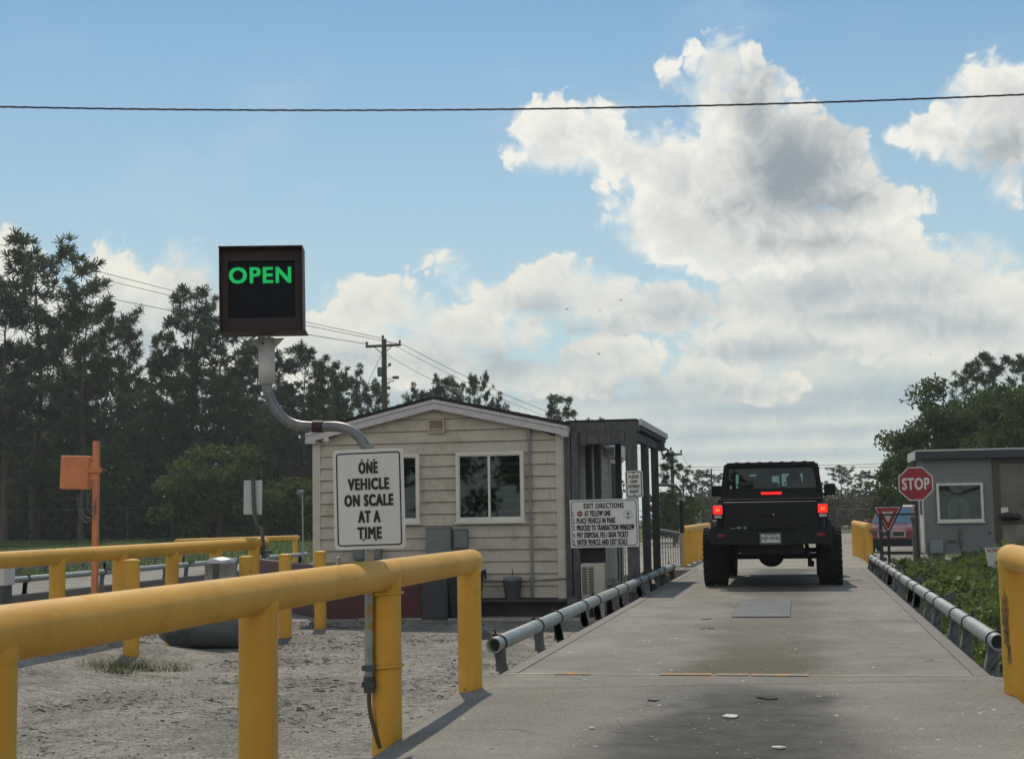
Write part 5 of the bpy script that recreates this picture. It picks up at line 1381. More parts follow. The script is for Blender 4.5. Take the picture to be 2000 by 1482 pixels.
b = MB(); b.bb(g0_.x-0.035, g0_.x+0.09, YT+0.25, YT+0.35, GZ-0.05, onY(1786, 1012, YT).z); b.sph((g0_.x-0.02, YT+0.25, onY(1786, 1012, YT).z), (0.06, 0.05, 0.07), 8, 6); b.build('wooden_stake', mat('stake_wood', (0.13, 0.12, 0.11), 0.9, var=0.25), T)

# yield sign and the black barrier post
YY = 32.2
T = thing('yield_sign', 'red and white triangular yield sign on a black triangular backboard', 'yield sign', onY(1733, 1095, YY))
t0, t1, tb = onY(1702, 987, YY), onY(1764, 986, YY), onY(1733, 1035, YY)
def tri2(k, cx=0, cz=0):
    w = (t1.x-t0.x)/2*k; h = 0.62*k
    c = [(-w, h*0.36), (-w*0.06, -h*0.64), (w*0.06, -h*0.64), (w, h*0.36)]
    return [(x+cx, z+cz) for x, z in c]
c_ = Vector(((t0.x+t1.x)/2, YY, t0.z-0.215))
b = MB(); b.prism(tri2(1.0), 0.008, c_, Xs, Zs); bkp = b.build('backboard', BLACK, T)
b = MB(); b.prism(tri2(0.80), 0.004, c_+Vector((0, -0.009, 0)), Xs, Zs); b.build('sign_panel', REDSIGN, T)
b = MB(); b.ring(tri2(0.80), tri2(0.745), 0.003, c_+Vector((0, -0.0135, 0)), Xs, Zs); b.prism(tri2(0.36), 0.003, c_+Vector((0, -0.0135, 0.0)), Xs, Zs); b.build('white_band', SIGNW, T)
b = MB(); letters(b, 'YIELD', c_+Vector((0, -0.017, 0.068)), 0.15, 0.035, Xs, Zs, 0.02); b.build('lettering', REDSIGN, T)
b = MB(); b.bb(c_.x-0.03, c_.x+0.03, YY+0.002, YY+0.04, GZ-0.05, c_.z+0.25); b.build('post', BLACK, T)
b = MB(); lz = onY(1735, 978, YY); b.cyl((lz.x, YY-0.06, lz.z), (lz.x, YY+0.06, lz.z), 0.055, n=18); b.cyl((lz.x, YY, lz.z-0.14), (lz.x, YY, lz.z-0.04), 0.02, n=8); b.build('round_lamp', BLACK, T)
T = thing('barrier_arm', 'thin black barrier arm on a black post beside the yellow rail end', 'barrier', onY(1719, 1100, 32.05))
a0_, a1_ = onY(1715, 1005, 32.05), onY(1793, 1003.5, 32.05)
b = MB(); b.bar(a0_, a1_, 0.03, 0.045); b.build('arm', BLACK, T)
b = MB(); q_ = onY(1719, 1000, 32.1); b.bb(q_.x-0.035, q_.x+0.035, 32.06, 32.13, GZ-0.05, a0_.z+0.02); b.build('post', BLACK, T)
b = MB(); q_ = onY(1712, 1037, 32.0); b.bb(q_.x-0.14, q_.x+0.12, 31.98, 32.04, q_.z-0.02, q_.z+0.02); b.build('bracket', DKST, T)

# yard sign in the weeds
YW = 28.0
T = thing('yard_sign', 'small white yard sign with red and black lettering stuck in the weeds', 'yard sign', onY(1945, 1120, YW))
c_ = onY(1955, 1086, YW); Xs, Zs = Vector((1, 0, 0.05)).normalized(), Vector((-0.14, 0, 1)).normalized(); N_ = Xs.cross(Zs)
w_ = 0.52; h_ = 0.345
b = MB(); b.prism([(-w_/2, -h_/2), (w_/2, -h_/2), (w_/2, h_/2), (-w_/2, h_/2)], 0.006, c_, Xs, Zs); pan = b.build('sign_panel', WHITE, T)
b = MB(); letters(b, 'NOW HIRING', c_+N_*0.0065+Zs*0.118-Xs*0.225, 0.45, 0.08, Xs, Zs, 0.045, 'L'); b.build('red_lettering', mat('letter_red', (0.30, 0.02, 0.02), 0.5), pan)
b = MB(); letters(b, 'CREW', c_+N_*0.0065+Zs*0.035-Xs*0.07, 0.20, 0.055, Xs, Zs, 0.03, 'L'); letters(b, 'TRUCK', c_+N_*0.0065-Zs*0.035-Xs*0.07, 0.22, 0.055, Xs, Zs, 0.03, 'L'); letters(b, '$13-', c_+N_*0.0065-Zs*0.115-Xs*0.13, 0.2, 0.06, Xs, Zs, 0.03, 'L')
b.build('black_lettering', INK, pan)
b = MB()
for s in (-0.16, 0.16): p_ = c_+Xs*s; b.cyl(p_-Zs*h_/2, Vector((p_.x, p_.y, GZ-0.05)), 0.006, n=6)
b.cyl(c_-Xs*0.2-Zs*0.2, c_+Xs*0.2-Zs*0.2, 0.006, n=6); b.build('wire_stake', GALV, T)

# ------------------------------------------------------------------ trees
def unit(a): return a/np.linalg.norm(a, axis=-1, keepdims=True)
def curve_pts(p0, d, L, n, up, r_):
    """a limb path that bends towards `up` a little"""
    pts = [np.array(p0, float)]; d = np.array(d, float)
    for i in range(n):
        d = unit(d + np.array([0, 0, up])/n + r_.normal(0, 0.10, 3))
        pts.append(pts[-1]+d*L/n)
    return pts
def pine_parts(seed, Hh=20.0, bare=0.3, spread=3.6, tufts=330, ndl=24, tr_=0.60, lean=0.0, nl=34):
    r_ = np.random.default_rng(seed)
    tr = MB()
    tp = [np.array([lean*(i/9)**2*3+0.22*math.sin(i*1.1+seed), 0.2*math.cos(i*0.9+seed*2), Hh*i/9*0.985]) for i in range(10)]
    tr.tube([tuple(p) for p in tp], [max(0.02, 0.0125*Hh*(1-i/9.6)**0.9) for i in range(10)], 8)
    def trunk(t):
        x = t*9; i = min(8, int(x)); return tp[i]+(tp[i+1]-tp[i])*(x-i)
    C = []; D = []
    for i in range(nl):
        t = bare+(0.985-bare)*((i+r_.uniform(0, 0.9))/nl)
        f = (t-bare)/(1-bare)
        L = spread*(0.30+0.95*math.sin(math.pi*min(1, (1-f)*0.70+0.13))**1.2)*r_.uniform(0.55, 1.18)*(1 if f < 0.85 else 0.75)
        a = i*2.4+r_.uniform(-0.5, 0.5)
        rise = -0.10+0.75*f+r_.uniform(-0.12, 0.2)
        pts = curve_pts(trunk(t), (math.cos(a), math.sin(a), rise), L, 5, 0.35, r_)
        tr.tube([tuple(p) for p in pts], [max(0.012, 0.055*(1-f*0.6)*(1-k/6)) for k in range(6)], 5, caps=False)
        ns = max(3, int(tufts/nl/2.6))
        for s in range(ns):
            k = r_.uniform(0.35, 1.0)*5; ii = min(4, int(k)); q = pts[ii]+(pts[ii+1]-pts[ii])*(k-ii)
            dd = unit(np.array(pts[-1])-np.array(pts[0])); sd_ = unit(np.cross(dd, [0, 0, 1])+1e-6)
            b_d = unit(dd*0.6+sd_*r_.choice([-1, 1])*r_.uniform(0.3, 1.1)+np.array([0, 0, r_.uniform(0.0, 0.8)]))
            bl = r_.uniform(0.35, 1.0)*L*0.34+0.15
            e = q+b_d*bl
            tr.tube([tuple(q), tuple((q+e)/2+np.array([0, 0, -0.03])), tuple(e)], [0.022, 0.017, 0.011], 4, caps=False)
            C.append(e); D.append(b_d)
            for _ in range(r_.integers(1, 3)):
                C.append(q+b_d*bl*r_.uniform(0.55, 0.95)+r_.normal(0, 0.20, 3)); D.append(unit(b_d+r_.normal(0, 0.5, 3)))
        C.append(pts[-1]); D.append(unit(np.array(pts[-1])-pts[-2]))
    C.append(tp[-1]); D.append(np.array([0, 0, 1.0]))
    C, D = np.array(C), np.array(D)
    n = len(C)*ndl
    c = np.repeat(C, ndl, 0); d = np.repeat(D, ndl, 0)
    dv = unit(r_.normal(0, 1, (n, 3))*0.85+d*0.75+np.array([0, 0, 0.12]))
    ln = tr_*r_.uniform(0.55, 1.1, (n, 1))
    sd_ = unit(np.cross(dv, r_.normal(0, 1, (n, 3))))
    w = 0.036
    tip = c+dv*ln
    V = np.stack([c-sd_*w*0.7, c+sd_*w*0.7, tip+sd_*w, tip-sd_*w], 1).reshape(-1, 3)
    return tr, V, np.arange(len(V)).reshape(-1, 4)
PINES = []
for sd_, kw in ((1, dict(bare=0.22, spread=4.3, tufts=520, nl=48)), (2, dict(bare=0.25, spread=3.6, tufts=460, nl=40)), (3, dict(bare=0.25, spread=3.2, tufts=420, lean=0.15, nl=38)), (4, dict(bare=0.35, spread=3.9, tufts=440, nl=38)), (5, dict(bare=0.15, spread=3.6, tufts=520, nl=44))):
    tr, V, F_ = pine_parts(sd_, **kw)
    o = bpy.data.objects.new('pine_tree', None); COL.objects.link(o); o.empty_display_size = 1
    tr.build('trunk', BARK, o)
    soup('crown', V, F_, NEEDLE if sd_ % 2 else NEEDLE2, o)
    PINES.append([o, False, float(V[:, 2].max())])
def tree_at(proto, px, py, d, label, cat='tree', group=None, H0=20.0, wide=1.0, rot=None, name=None):
    """a copy of a tree whose tip is seen at photo point px, py from d metres away"""
    p = at(px, py, d)
    gz = float(ground_z(p.x, p.y))
    o, used, H0 = proto
    s = (p.z-gz)/H0
    if used: o = copy_tree(o)
    proto[1] = True
    if name: o.name = name
    o.location = (p.x, p.y, gz-0.05)
    o.scale = (s*wide, s*wide, s)
    o.rotation_euler = (0, 0, rnd.uniform(0, 6.28) if rot is None else rot)
    return tag(o, label, cat, group)
WOODG = 'pines of the wood behind the lawn'
for k_, px, py, d, wd, lab in (
        (0, 78, 452, 96, 1.15, 'tallest pine of the wood, its round top rising at the left edge of the picture'),
        (4, 165, 532, 92, 1.05, 'broad pine with drooping tufts standing right beside the tallest pine'),
        (2, 372, 550, 100, 1.05, 'slender pointed pine left of the lit sign box'),
        (1, 15, 560, 90, 1.2, 'pine cut by the left picture edge, below the tallest pine'),
        (3, 232, 598, 98, 0.95, 'small pine whose side tufts stand out in the gap between two tall pines'),
        (2, 326, 640, 104, 0.75, 'low pine in the gap of the wood, just left of the slender pointed pine'),
        (0, 432, 600, 98, 1.0, 'bushy pine partly behind the lit sign box'),
        (3, 505, 640, 94, 1.1, 'pine directly behind the white sleeve of the lit sign'),
        (1, 592, 662, 96, 1.0, 'open pine with see-through crown just right of the lit sign'),
        (2, 640, 700, 92, 1.0, 'thin open pine above the left roof end of the house'),
        (3, 688, 706, 98, 0.9, 'narrow young pine left of the utility pole'),
        (4, 735, 735, 100, 0.85, 'low bushy pine at the foot of the utility pole'),
        (3, 815, 742, 112, 0.8, 'sparse little pine top above the left roof slope, right of the utility pole'),
        (1, 868, 726, 110, 1.0, 'round topped pine behind the ridge of the roof'),
        (0, 932, 720, 108, 0.62, 'tall pointed pine behind the right roof slope, next to the round topped pine'),
        (3, 968, 762, 106, 0.8, 'lopsided pine leaning out over the right roof slope'),
        (2, 1092, 766, 118, 1.15, 'lone cone shaped pine above the end of the right roof slope'),
        (1, 1160, 812, 130, 0.9, 'tiny pine tip peeping over the porch roof, left one'),
        (3, 1187, 814, 130, 0.9, 'tiny pine tip peeping over the porch roof, right one'),
        (4, 1312, 884, 66, 1.3, 'dark pine beside the far utility pole, right of the porch'),
        (1, 1372, 914, 165, 1.6, 'hazy twin topped pine left of the pickup, taller of the far pair'),
        (0, 1402, 922, 168, 1.3, 'hazy round pine touching the left side of the pickup'),
        (0, 1640, 906, 150, 1.45, 'far round topped pine just right of the pickup cab'),
        (2, 1600, 940, 155, 1.5, 'far pine mostly behind the pickup cab'),
        (1, 1690, 916, 150, 1.35, 'far pine between the pickup and the oak, above the fence'),
        (4, 1905, 684, 88, 1.1, 'pine with tufted top rising behind the oak on the right'),
        (0, 1990, 676, 86, 1.0, 'pine cut by the right picture edge, above the shed')):
    tree_at(PINES[k_], px, py, d, lab, 'pine tree', WOODG if px < 1000 and d < 105 and px < 700 else None, wide=wd)
for k_, px, py, d in ((1, 110, 640, 112), (4, 275, 725, 112), (0, 200, 700, 110), (3, 60, 690, 110), (2, 345, 700, 112), (1, 470, 705, 112), (4, 560, 740, 112), (0, 400, 720, 116), (2, 20, 720, 112), (4, 620, 770, 112), (3, 150, 760, 104), (4, 520, 790, 106), (4, 300, 790, 106), (0, 680, 800, 110)):
    tree_at(PINES[k_], px, py, d, 'one of the dim pines filling the dark inside of the wood', 'pine tree', 'dim pines inside the wood', wide=1.35)

def leafy_parts(seed, Hh, R, n, leaf, base=0.18, squash=0.8, nc=60, lobes=1.0):
    """a broad crown: leaf clumps on limbs, leaves as small faces"""
    r_ = np.random.default_rng(seed)
    tr = MB()
    tr.tube([(0, 0, -0.1), (0.05*R, 0.03*R, Hh*0.25), (0.0, 0.05*R, Hh*0.5), (0.05*R, 0, Hh*0.85)], [0.035*Hh, 0.028*Hh, 0.018*Hh, 0.004*Hh], 8)
    C = []; S = []
    for i in range(nc):
        u = r_.uniform(-0.9, 1); a = r_.uniform(0, 2*math.pi); q = math.sqrt(1-u*u)
        k = r_.uniform(0.45, 1.0)*(1+0.22*math.sin(3*a+seed)*lobes)
        zc = Hh*(base+(1-base)*0.5)
        c = np.array([R*q*k*math.cos(a), R*q*k*math.sin(a), zc+u*k*Hh*(1-base)*0.5])
        C.append(c); S.append(r_.uniform(0.13, 0.26)*R)
        if i % 2 == 0: tr.tube([(0.02*R, 0.02*R, Hh*0.2+0.3*c[2]*0.6), tuple(c*0.55+np.array([0, 0, 0.18*c[2]])), tuple(c)], [0.010*Hh, 0.006*Hh, 0.002*Hh], 5, caps=False)
    C, S = np.array(C), np.array(S)
    idx = r_.integers(0, nc, n)
    off = unit(r_.normal(0, 1, (n, 3)))*np.cbrt(r_.uniform(0.05, 1, (n, 1)))
    P = C[idx]+off*S[idx][:, None]*np.array([1.15, 1.15, squash])
    d1 = unit(r_.normal(0, 1, (n, 3))); d2 = unit(np.cross(d1, r_.normal(0, 1, (n, 3))))
    l = leaf*r_.uniform(0.6, 1.3, (n, 1))
    V = np.stack([P, P+d1*l*0.5+d2*l*0.30, P+d1*l, P+d1*l*0.5-d2*l*0.30], 1).reshape(-1, 3)
    return tr, V, np.arange(len(V)).reshape(-1, 4)
def leafy(name, label, cat, px, py, d, Hh_base_px=None, wide_m=4.0, n=9000, leaf=0.22, m=LEAF, seed=1, base=0.15, nc=60, group=None, depth=None):
    p = at(px, py, d); gz = float(ground_z(p.x, p.y)); Hh = p.z-gz
    o = thing(name, label, cat, (0, 0, 0), group)
    tr, V, F_ = leafy_parts(seed, Hh, wide_m, n, leaf, base, nc=nc)
    tr.build('trunk', BARK, o); soup('crown', V, F_, m, o)
    k = Hh/float(V[:, 2].max()); o.scale = (1, 1, k)
    o.location = (p.x, p.y, gz-0.05)
    return o
leafy('oak_tree', 'big dark oak behind the grey shed', 'tree', 1915, 722, 72, wide_m=4.2, n=26000, leaf=0.20, seed=4, base=0.10, nc=120)
leafy('oak_tree', 'smaller oak left of the big one, behind the stop sign', 'tree', 1828, 772, 70, wide_m=2.3, n=15000, leaf=0.19, seed=9, base=0.05, nc=70)
leafy('oak_tree', 'dark leafy tree over the shed roof at the right picture edge', 'tree', 1998, 736, 66, wide_m=2.8, n=18000, leaf=0.19, seed=12, base=0.05, nc=80)
leafy('young_tree', 'light green leafy tree above the yield sign', 'tree', 1772, 868, 62, wide_m=1.35, n=8000, leaf=0.14, m=LEAFY, seed=5, base=0.02, nc=50)
leafy('young_tree', 'low light green tree left of the stop sign, over the red car', 'tree', 1738, 905, 64, wide_m=0.95, n=5000, leaf=0.13, m=LEAFY, seed=6, base=0.0, nc=40)
leafy('shrub', 'bright leafy bush under the pines, right of the orange box', 'bush', 425, 862, 84, wide_m=3.6, n=12000, leaf=0.26, m=LEAFY, seed=15, base=0.0, nc=70)
leafy('shrub', 'leafy bush between the white camera pole and the house', 'bush', 575, 905, 83, wide_m=2.6, n=7000, leaf=0.24, m=LEAFY, seed=16, base=0.0, nc=50)
leafy('shrub', 'dull brownish far bush left of the pickup', 'bush', 1372, 962, 120, wide_m=3.2, n=6000, leaf=0.26, m=LEAFB, seed=21, base=0.0, nc=50)
leafy('shrub', 'dull brownish far bush right of the pickup', 'bush', 1668, 955, 118, wide_m=3.0, n=6000, leaf=0.26, m=LEAFB, seed=22, base=0.0, nc=50)
leafy('shrub', 'dark green far bush beyond the porch', 'bush', 1318, 950, 72, wide_m=1.6, n=5000, leaf=0.18, m=LEAF, seed=23, base=0.0, nc=50)
o = leafy('shrub', 'small green plant over the maroon ramp wall', 'bush', 606, 1080, 24.5, wide_m=0.32, n=900, leaf=0.07, m=LEAF, seed=31, base=0.0, nc=30)

for i_, (x_, y_, h_, w_) in enumerate(((-24, -34, 13, 5.5), (-15, -40, 14, 6), (-6, -37, 12, 5.5), (4, -42, 14, 6), (14, -40, 13, 6), (24, -38, 13, 5.5), (-34, -30, 13, 6))):
    o = thing('roadside_tree', 'leafy tree by the road behind the camera, mirrored in the windows', 'tree', (0, 0, 0), 'leafy trees behind the camera')
    tr, V, F_ = leafy_parts(60+i_, h_, w_, 5000, 0.5, 0.03, nc=60)
    tr.build('trunk', BARK, o); soup('crown', V, F_, LEAF, o)
    o.location = (x_, y_, GZ)
# undergrowth of the wood: nobody could count it
def leaf_mass(name, n, box, leaf, m, lumps, seed):
    r_ = np.random.default_rng(seed)
    (x0, x1), (y0, y1), (z0, z1) = box
    L = np.stack([r_.uniform(x0, x1, lumps), r_.uniform(y0, y1, lumps), np.zeros(lumps)], -1)
    Rr = r_.uniform(0.35, 1.0, lumps)*(z1-z0)
    i = r_.integers(0, lumps, n)
    off = unit(r_.normal(0, 1, (n, 3)))*np.cbrt(r_.uniform(0.2, 1, (n, 1)))
    P = L[i]+off*Rr[i][:, None]*np.array([0.9, 0.6, 1.0]); P[:, 2] = np.abs(P[:, 2])+ground_z(P[:, 0], P[:, 1])
    d1 = unit(r_.normal(0, 1, (n, 3))); d2 = unit(np.cross(d1, r_.normal(0, 1, (n, 3)))); l = leaf*r_.uniform(0.6, 1.3, (n, 1))
    V = np.stack([P, P+d1*l*0.5+d2*l*0.32, P+d1*l, P+d1*l*0.5-d2*l*0.32], 1).reshape(-1, 3)
    return tag(soup(name, V, np.arange(len(V)).reshape(-1, 4), m), kind='stuff')
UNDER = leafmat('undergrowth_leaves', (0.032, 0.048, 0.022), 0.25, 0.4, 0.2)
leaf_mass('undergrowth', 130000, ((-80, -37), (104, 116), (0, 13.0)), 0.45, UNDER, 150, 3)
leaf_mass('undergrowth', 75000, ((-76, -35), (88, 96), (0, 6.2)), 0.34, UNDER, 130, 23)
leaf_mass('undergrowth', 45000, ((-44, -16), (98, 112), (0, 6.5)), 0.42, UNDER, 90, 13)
leaf_mass('far_undergrowth', 22000, ((-16, 45), (150, 175), (0, 5.0)), 0.5, leafmat('far_leaves', (0.055, 0.065, 0.040), 0.25, 0.35, 0.1), 60, 8)

# weeds beside the scale, on the right
def weed_bed():
    r_ = np.random.default_rng(42)
    n = 150000
    x = 1.5+r_.uniform(0, 1, n)**1.2*9.5; y = r_.uniform(10.2, 36.5, n)
    # clumps follow a lumpy height map
    def hm(x, y): return 0.18+0.62*(0.5+0.5*np.sin(1.7*x+0.8*np.sin(y*1.3)))*(0.5+0.5*np.sin(1.25*y+1.1*np.sin(x*1.7+0.4)))+0.12*np.sin(3.1*x+2.3*y)**2
    h = hm(x, y)*sstep(1.45, 2.3, x)*sstep(10.0, 13.5, y)+0.05
    h = h*(1.0-0.45*sstep(29, 35, y))
    k = r_.uniform(0, 1, n)**0.5
    P = np.stack([x, y, GZ+h*k], -1)
    d1 = unit(r_.normal(0, 1, (n, 3))*np.array([1, 1, 0.55])+np.array([0, 0, 0.25])); d2 = unit(np.cross(d1, r_.normal(0, 0.5, (n, 3))+np.array([0, 0, 1.0])))
    l = (0.048*np.exp(r_.normal(0, 0.45, (n, 1))))*(1+0.5*(y[:, None] > 22))
    V = np.stack([P, P+d1*l*0.5+d2*l*0.34, P+d1*l, P+d1*l*0.5-d2*l*0.34], 1).reshape(-1, 3)
    return tag(soup('weeds', V, np.arange(len(V)).reshape(-1, 4), WEED), kind='stuff')
weed_bed()
def stems(n, seed):
    r_ = np.random.default_rng(seed)
    k = 90; kx, ky = 2.0+r_.uniform(0, 1, k)*7.5, r_.uniform(12.5, 34, k); i = r_.integers(0, k, n)
    x = np.maximum(1.7, kx[i]+r_.normal(0, 0.22, n)); y = ky[i]+r_.normal(0, 0.3, n)
    P = np.stack([x, y, np.full(n, GZ)], -1); h = r_.uniform(0.25, 0.85, (n, 1))*(0.6+0.6*r_.uniform(0, 1, k)[i][:, None])
    a = r_.uniform(0, 6.28, n); s_ = np.stack([np.cos(a), np.sin(a), 0*a], -1)*0.006
    t_ = P+np.stack([r_.normal(0, 0.28, n), r_.normal(0, 0.28, n), np.ones(n)], -1)*h
    V = np.stack([P-s_, P+s_, t_], 1).reshape(-1, 3)
    return tag(soup('tall_grass', V, np.arange(len(V)).reshape(-1, 3), leafmat('stem_green', (0.115, 0.135, 0.048), 0.4, 0.5, 1.0)), kind='stuff')
stems(9000, 91)
def blades(name, n, fn, hgt, wid, m, seed):
    r_ = np.random.default_rng(seed)
    x, y = fn(r_, n)
    P = np.stack([x, y, ground_z(x, y)], -1)
    h = hgt*r_.uniform(0.5, 1.2, (len(x), 1)); a = r_.uniform(0, 6.28, len(x))
    s_ = np.stack([np.cos(a), np.sin(a), 0*a], -1)*wid
    t_ = P+np.stack([r_.normal(0, 0.35, len(x)), r_.normal(0, 0.35, len(x)), np.ones(len(x))], -1)*h
    V = np.stack([P-s_, P+s_, t_], 1).reshape(-1, 3)
    return tag(soup(name, V, np.arange(len(V)).reshape(-1, 3), m), kind='stuff')
blades('grass', 60000, lambda r_, n: (r_.uniform(-75, -16.5, n), 38+r_.uniform(0, 1, n)**1.3*58), 0.13, 0.03, GRASSM, 5)
blades('verge_grass', 22000, lambda r_, n: (1.36+r_.uniform(0, 1, n)**1.6*5, r_.uniform(9.6, 36, n)), 0.16, 0.006, GRASSM, 6)
# dry weed tuft on the gravel
c_ = onZ(205, 1302, -0.31)
c_.z = float(ground_z(c_.x, c_.y))
T = thing('weed_tuft', 'patch of dry weeds and twigs on the gravel by the first bollard', 'weeds', c_)
r_ = np.random.default_rng(77); n = 1500
kx, ky, kh = r_.normal(0, 0.30, 16), r_.normal(0, 0.14, 16), r_.uniform(0.06, 0.20, 16); ki = r_.integers(0, 16, n)
xx, yy = kx[ki]+r_.normal(0, 0.07, n), ky[ki]+r_.normal(0.0, 0.06, n)
h = kh[ki][:, None]*r_.uniform(0.3, 1.2, (n, 1))+0.01; a = r_.uniform(0, 6.28, n); s_ = np.stack([np.cos(a), np.sin(a), 0*a], -1)*0.003
P = np.stack([xx, yy, 0*xx], -1); tt = P+np.stack([r_.normal(0, 0.7, n), r_.normal(0, 0.7, n), np.ones(n)], -1)*h
soup('stalks', np.stack([P-s_, P+s_, tt], 1).reshape(-1, 3), np.arange(3*n).reshape(-1, 3), leafmat('dry_weed', (0.10, 0.11, 0.045), 0.3, 0.5, 9), T)
# loose stones on the lot
def pebbles(n, seed):
    r_ = np.random.default_rng(seed)
    x = r_.uniform(-9.0, -2.45, n); y = 4.5+r_.uniform(0, 1, n)**1.3*16
    s_ = 0.004+0.016*r_.uniform(0, 1, n)**5
    base = np.array([[1, 0, 0], [-0.6, 0.8, 0], [-0.5, -0.9, 0.1], [0.1, 0.05, 0.75], [0.5, 0.7, 0.4]])
    F0 = np.array([[0, 1, 3], [1, 2, 3], [2, 0, 3], [0, 4, 3], [4, 1, 3], [0, 1, 4]])
    a = r_.uniform(0, 6.28, n); ca, sa = np.cos(a), np.sin(a)
    B = base[None]*r_.uniform(0.6, 1.3, (n, 5, 1))
    V = np.stack([B[:, :, 0]*ca[:, None]-B[:, :, 1]*sa[:, None], B[:, :, 0]*sa[:, None]+B[:, :, 1]*ca[:, None], B[:, :, 2]], -1)*s_[:, None, None]
    V += np.stack([x, y, ground_z(x, y)], -1)[:, None]
    F_ = (F0[None]+5*np.arange(n)[:, None, None]).reshape(-1, 3)
    return tag(soup('gravel_stones', V.reshape(-1, 3), F_, mat('stone', (0.20, 0.185, 0.16), 0.9, var=0.45, scale=20)), kind='stuff')
pebbles(22000, 9)
def litter(n, seed):
    r_ = np.random.default_rng(seed)
    k = 60; kx, ky = r_.uniform(-9, -2.5, k), 4.5+r_.uniform(0, 1, k)**1.2*16
    i = r_.integers(0, k, n); x = kx[i]+r_.normal(0, 0.55, n); y = ky[i]+r_.normal(0, 0.25, n)
    ok = (x < -2.40) & (y > 4)
    x, y = x[ok], y[ok]; n = len(x)
    P = np.stack([x, y, ground_z(x, y)+0.006], -1)
    a = r_.normal(0, 0.6, n); l = r_.uniform(0.008, 0.04, n)*(1+2*(r_.uniform(0, 1, n) > 0.97)); w = r_.uniform(0.003, 0.010, n)
    u = np.stack([np.cos(a), np.sin(a), r_.normal(0, 0.15, n)], -1)*l[:, None]; v = np.stack([-np.sin(a), np.cos(a), np.abs(r_.normal(0.5, 0.4, n))], -1)*w[:, None]
    V = np.stack([P-u, P+u, P+u*0.8+v, P-u*0.8+v], 1).reshape(-1, 3)
    return tag(soup('leaf_litter', V, np.arange(len(V)).reshape(-1, 4), mat('litter_brown', (0.060, 0.050, 0.040), 0.9, var=0.5, scale=15)), kind='stuff')
litter(7000, 19)

# ------------------------------------------------------------------ poles, wires, fences
def utility_pole(px, py, d, label, arm=1.9, gear=False, r=0.16, rot=0.0):
    p = at(px, py, d); gz = float(ground_z(p.x, p.y))
    T = thing('utility_pole', label, 'utility pole', (p.x, p.y, gz), None)
    b = MB(); b.tube([(p.x, p.y, gz-0.2), (p.x, p.y, p.z)], [r*1.15, r*0.8], 14); b.build('pole', POLEW, T)
    if arm:
        za = p.z-0.38*arm/1.9
        ca, sa = math.cos(rot), math.sin(rot)
        A_, B_ = Vector((p.x-ca*arm/2, p.y-0.14-sa*arm/2, za)), Vector((p.x+ca*arm/2, p.y-0.14+sa*arm/2, za+0.02))
        b = MB(); b.bar(A_, B_, 0.11, 0.13); b.build('crossarm', POLEW, T)
        b = MB()
        for q in (A_.lerp(B_, 0.03), A_.lerp(B_, 0.97)): b.lathe([(0.03, 0.05), (0.05, 0.10), (0.05, 0.16), (0.075, 0.18), (0.04, 0.25), (0.001, 0.27)], q, n=10)
        b.lathe([(0.03, 0.0), (0.06, 0.05), (0.075, 0.12), (0.04, 0.2), (0.001, 0.22)], (p.x-0.05, p.y-0.05, p.z), n=10)
        b.build('insulator', DKST, T)
        b = MB()
        for f_ in (0.22, 0.78): b.bar(A_.lerp(B_, f_)+Vector((0, -0.04, 0)), Vector((p.x, p.y-0.18, za-0.45)), 0.03, 0.04)
        b.build('brace', DKST, T)
    if gear:
        b = MB(); s_ = lambda x, y: at(x, y, d-0.3)
        q = s_(743, 726); b.bb(q.x-0.13, q.x+0.13, q.y-0.15, q.y+0.15, q.z-0.24, q.z+0.24, bev=0.03)
        q = s_(773, 737); b.bb(q.x-0.16, q.x+0.16, q.y-0.1, q.y+0.1, q.z-0.08, q.z+0.07, bev=0.02); b.bar(s_(757, 741), s_(769, 738), 0.03, 0.03)
        q = s_(759, 757); b.bb(q.x-0.20, q.x+0.08, q.y-0.1, q.y+0.1, q.z-0.09, q.z+0.07, bev=0.02); b.tube(catmull([s_(757, 750), s_(762, 745), s_(770, 744)]), 0.03, 6)
        q = s_(761, 712); b.sph(q, 0.09, 10, 6); b.bar(s_(755, 716), s_(761, 715), 0.04, 0.04)
        b.build('pole_hardware', DKST, T)
    return T, p
utility_pole(750, 662, 75, 'tall wooden utility pole with a crossarm and hardware behind the left roof slope', gear=True)
utility_pole(1312, 880, 88, 'far utility pole with a crossarm just right of the porch', arm=1.25, r=0.12)
utility_pole(1334, 931, 150, 'distant utility pole with a crossarm, middle of the far row beside the porch', arm=1.1, r=0.10)
utility_pole(1349, 939, 185, 'smallest distant utility pole, last of the far row beside the porch', arm=0.95, r=0.11)
utility_pole(1389, 915, 140, 'far bare pole standing in front of the hazy pines left of the pickup', arm=0, r=0.10)
def wire(name, label, pts, r=0.012, sag=0.0, group='overhead wires'):
    b = MB()
    P = []
    for p, q in zip(pts[:-1], pts[1:]):
        for i in range(15):
            f_ = i/15; v = p.lerp(q, f_); v = v-Vector((0, 0, sag*4*f_*(1-f_))); P.append(v)
    P.append(pts[-1])
    b.tube(P, r, 6)
    o = b.build(name, WIRE)
    return tag(o, label, 'wire', group)
wire('overhead_wire', 'upper wire from the utility pole crossing the wood to the left', [at(-60, 460, 82), at(749, 661, 75)], 0.016, 0.25)
wire('overhead_wire', 'second wire from the crossarm to the left, just under the upper one', [at(-60, 478, 82), at(787, 673, 75)], 0.016, 0.25)
wire('overhead_wire', 'lowest wire from the left crossarm end, crossing the wood', [at(-60, 522, 82), at(720, 672, 75)], 0.018, 0.25)
wire('overhead_wire', 'wire running down from the pole top behind the roof to the far poles', [at(788, 673, 75), at(1060, 800, 82), at(1313, 882, 88)], 0.014, 0.15)
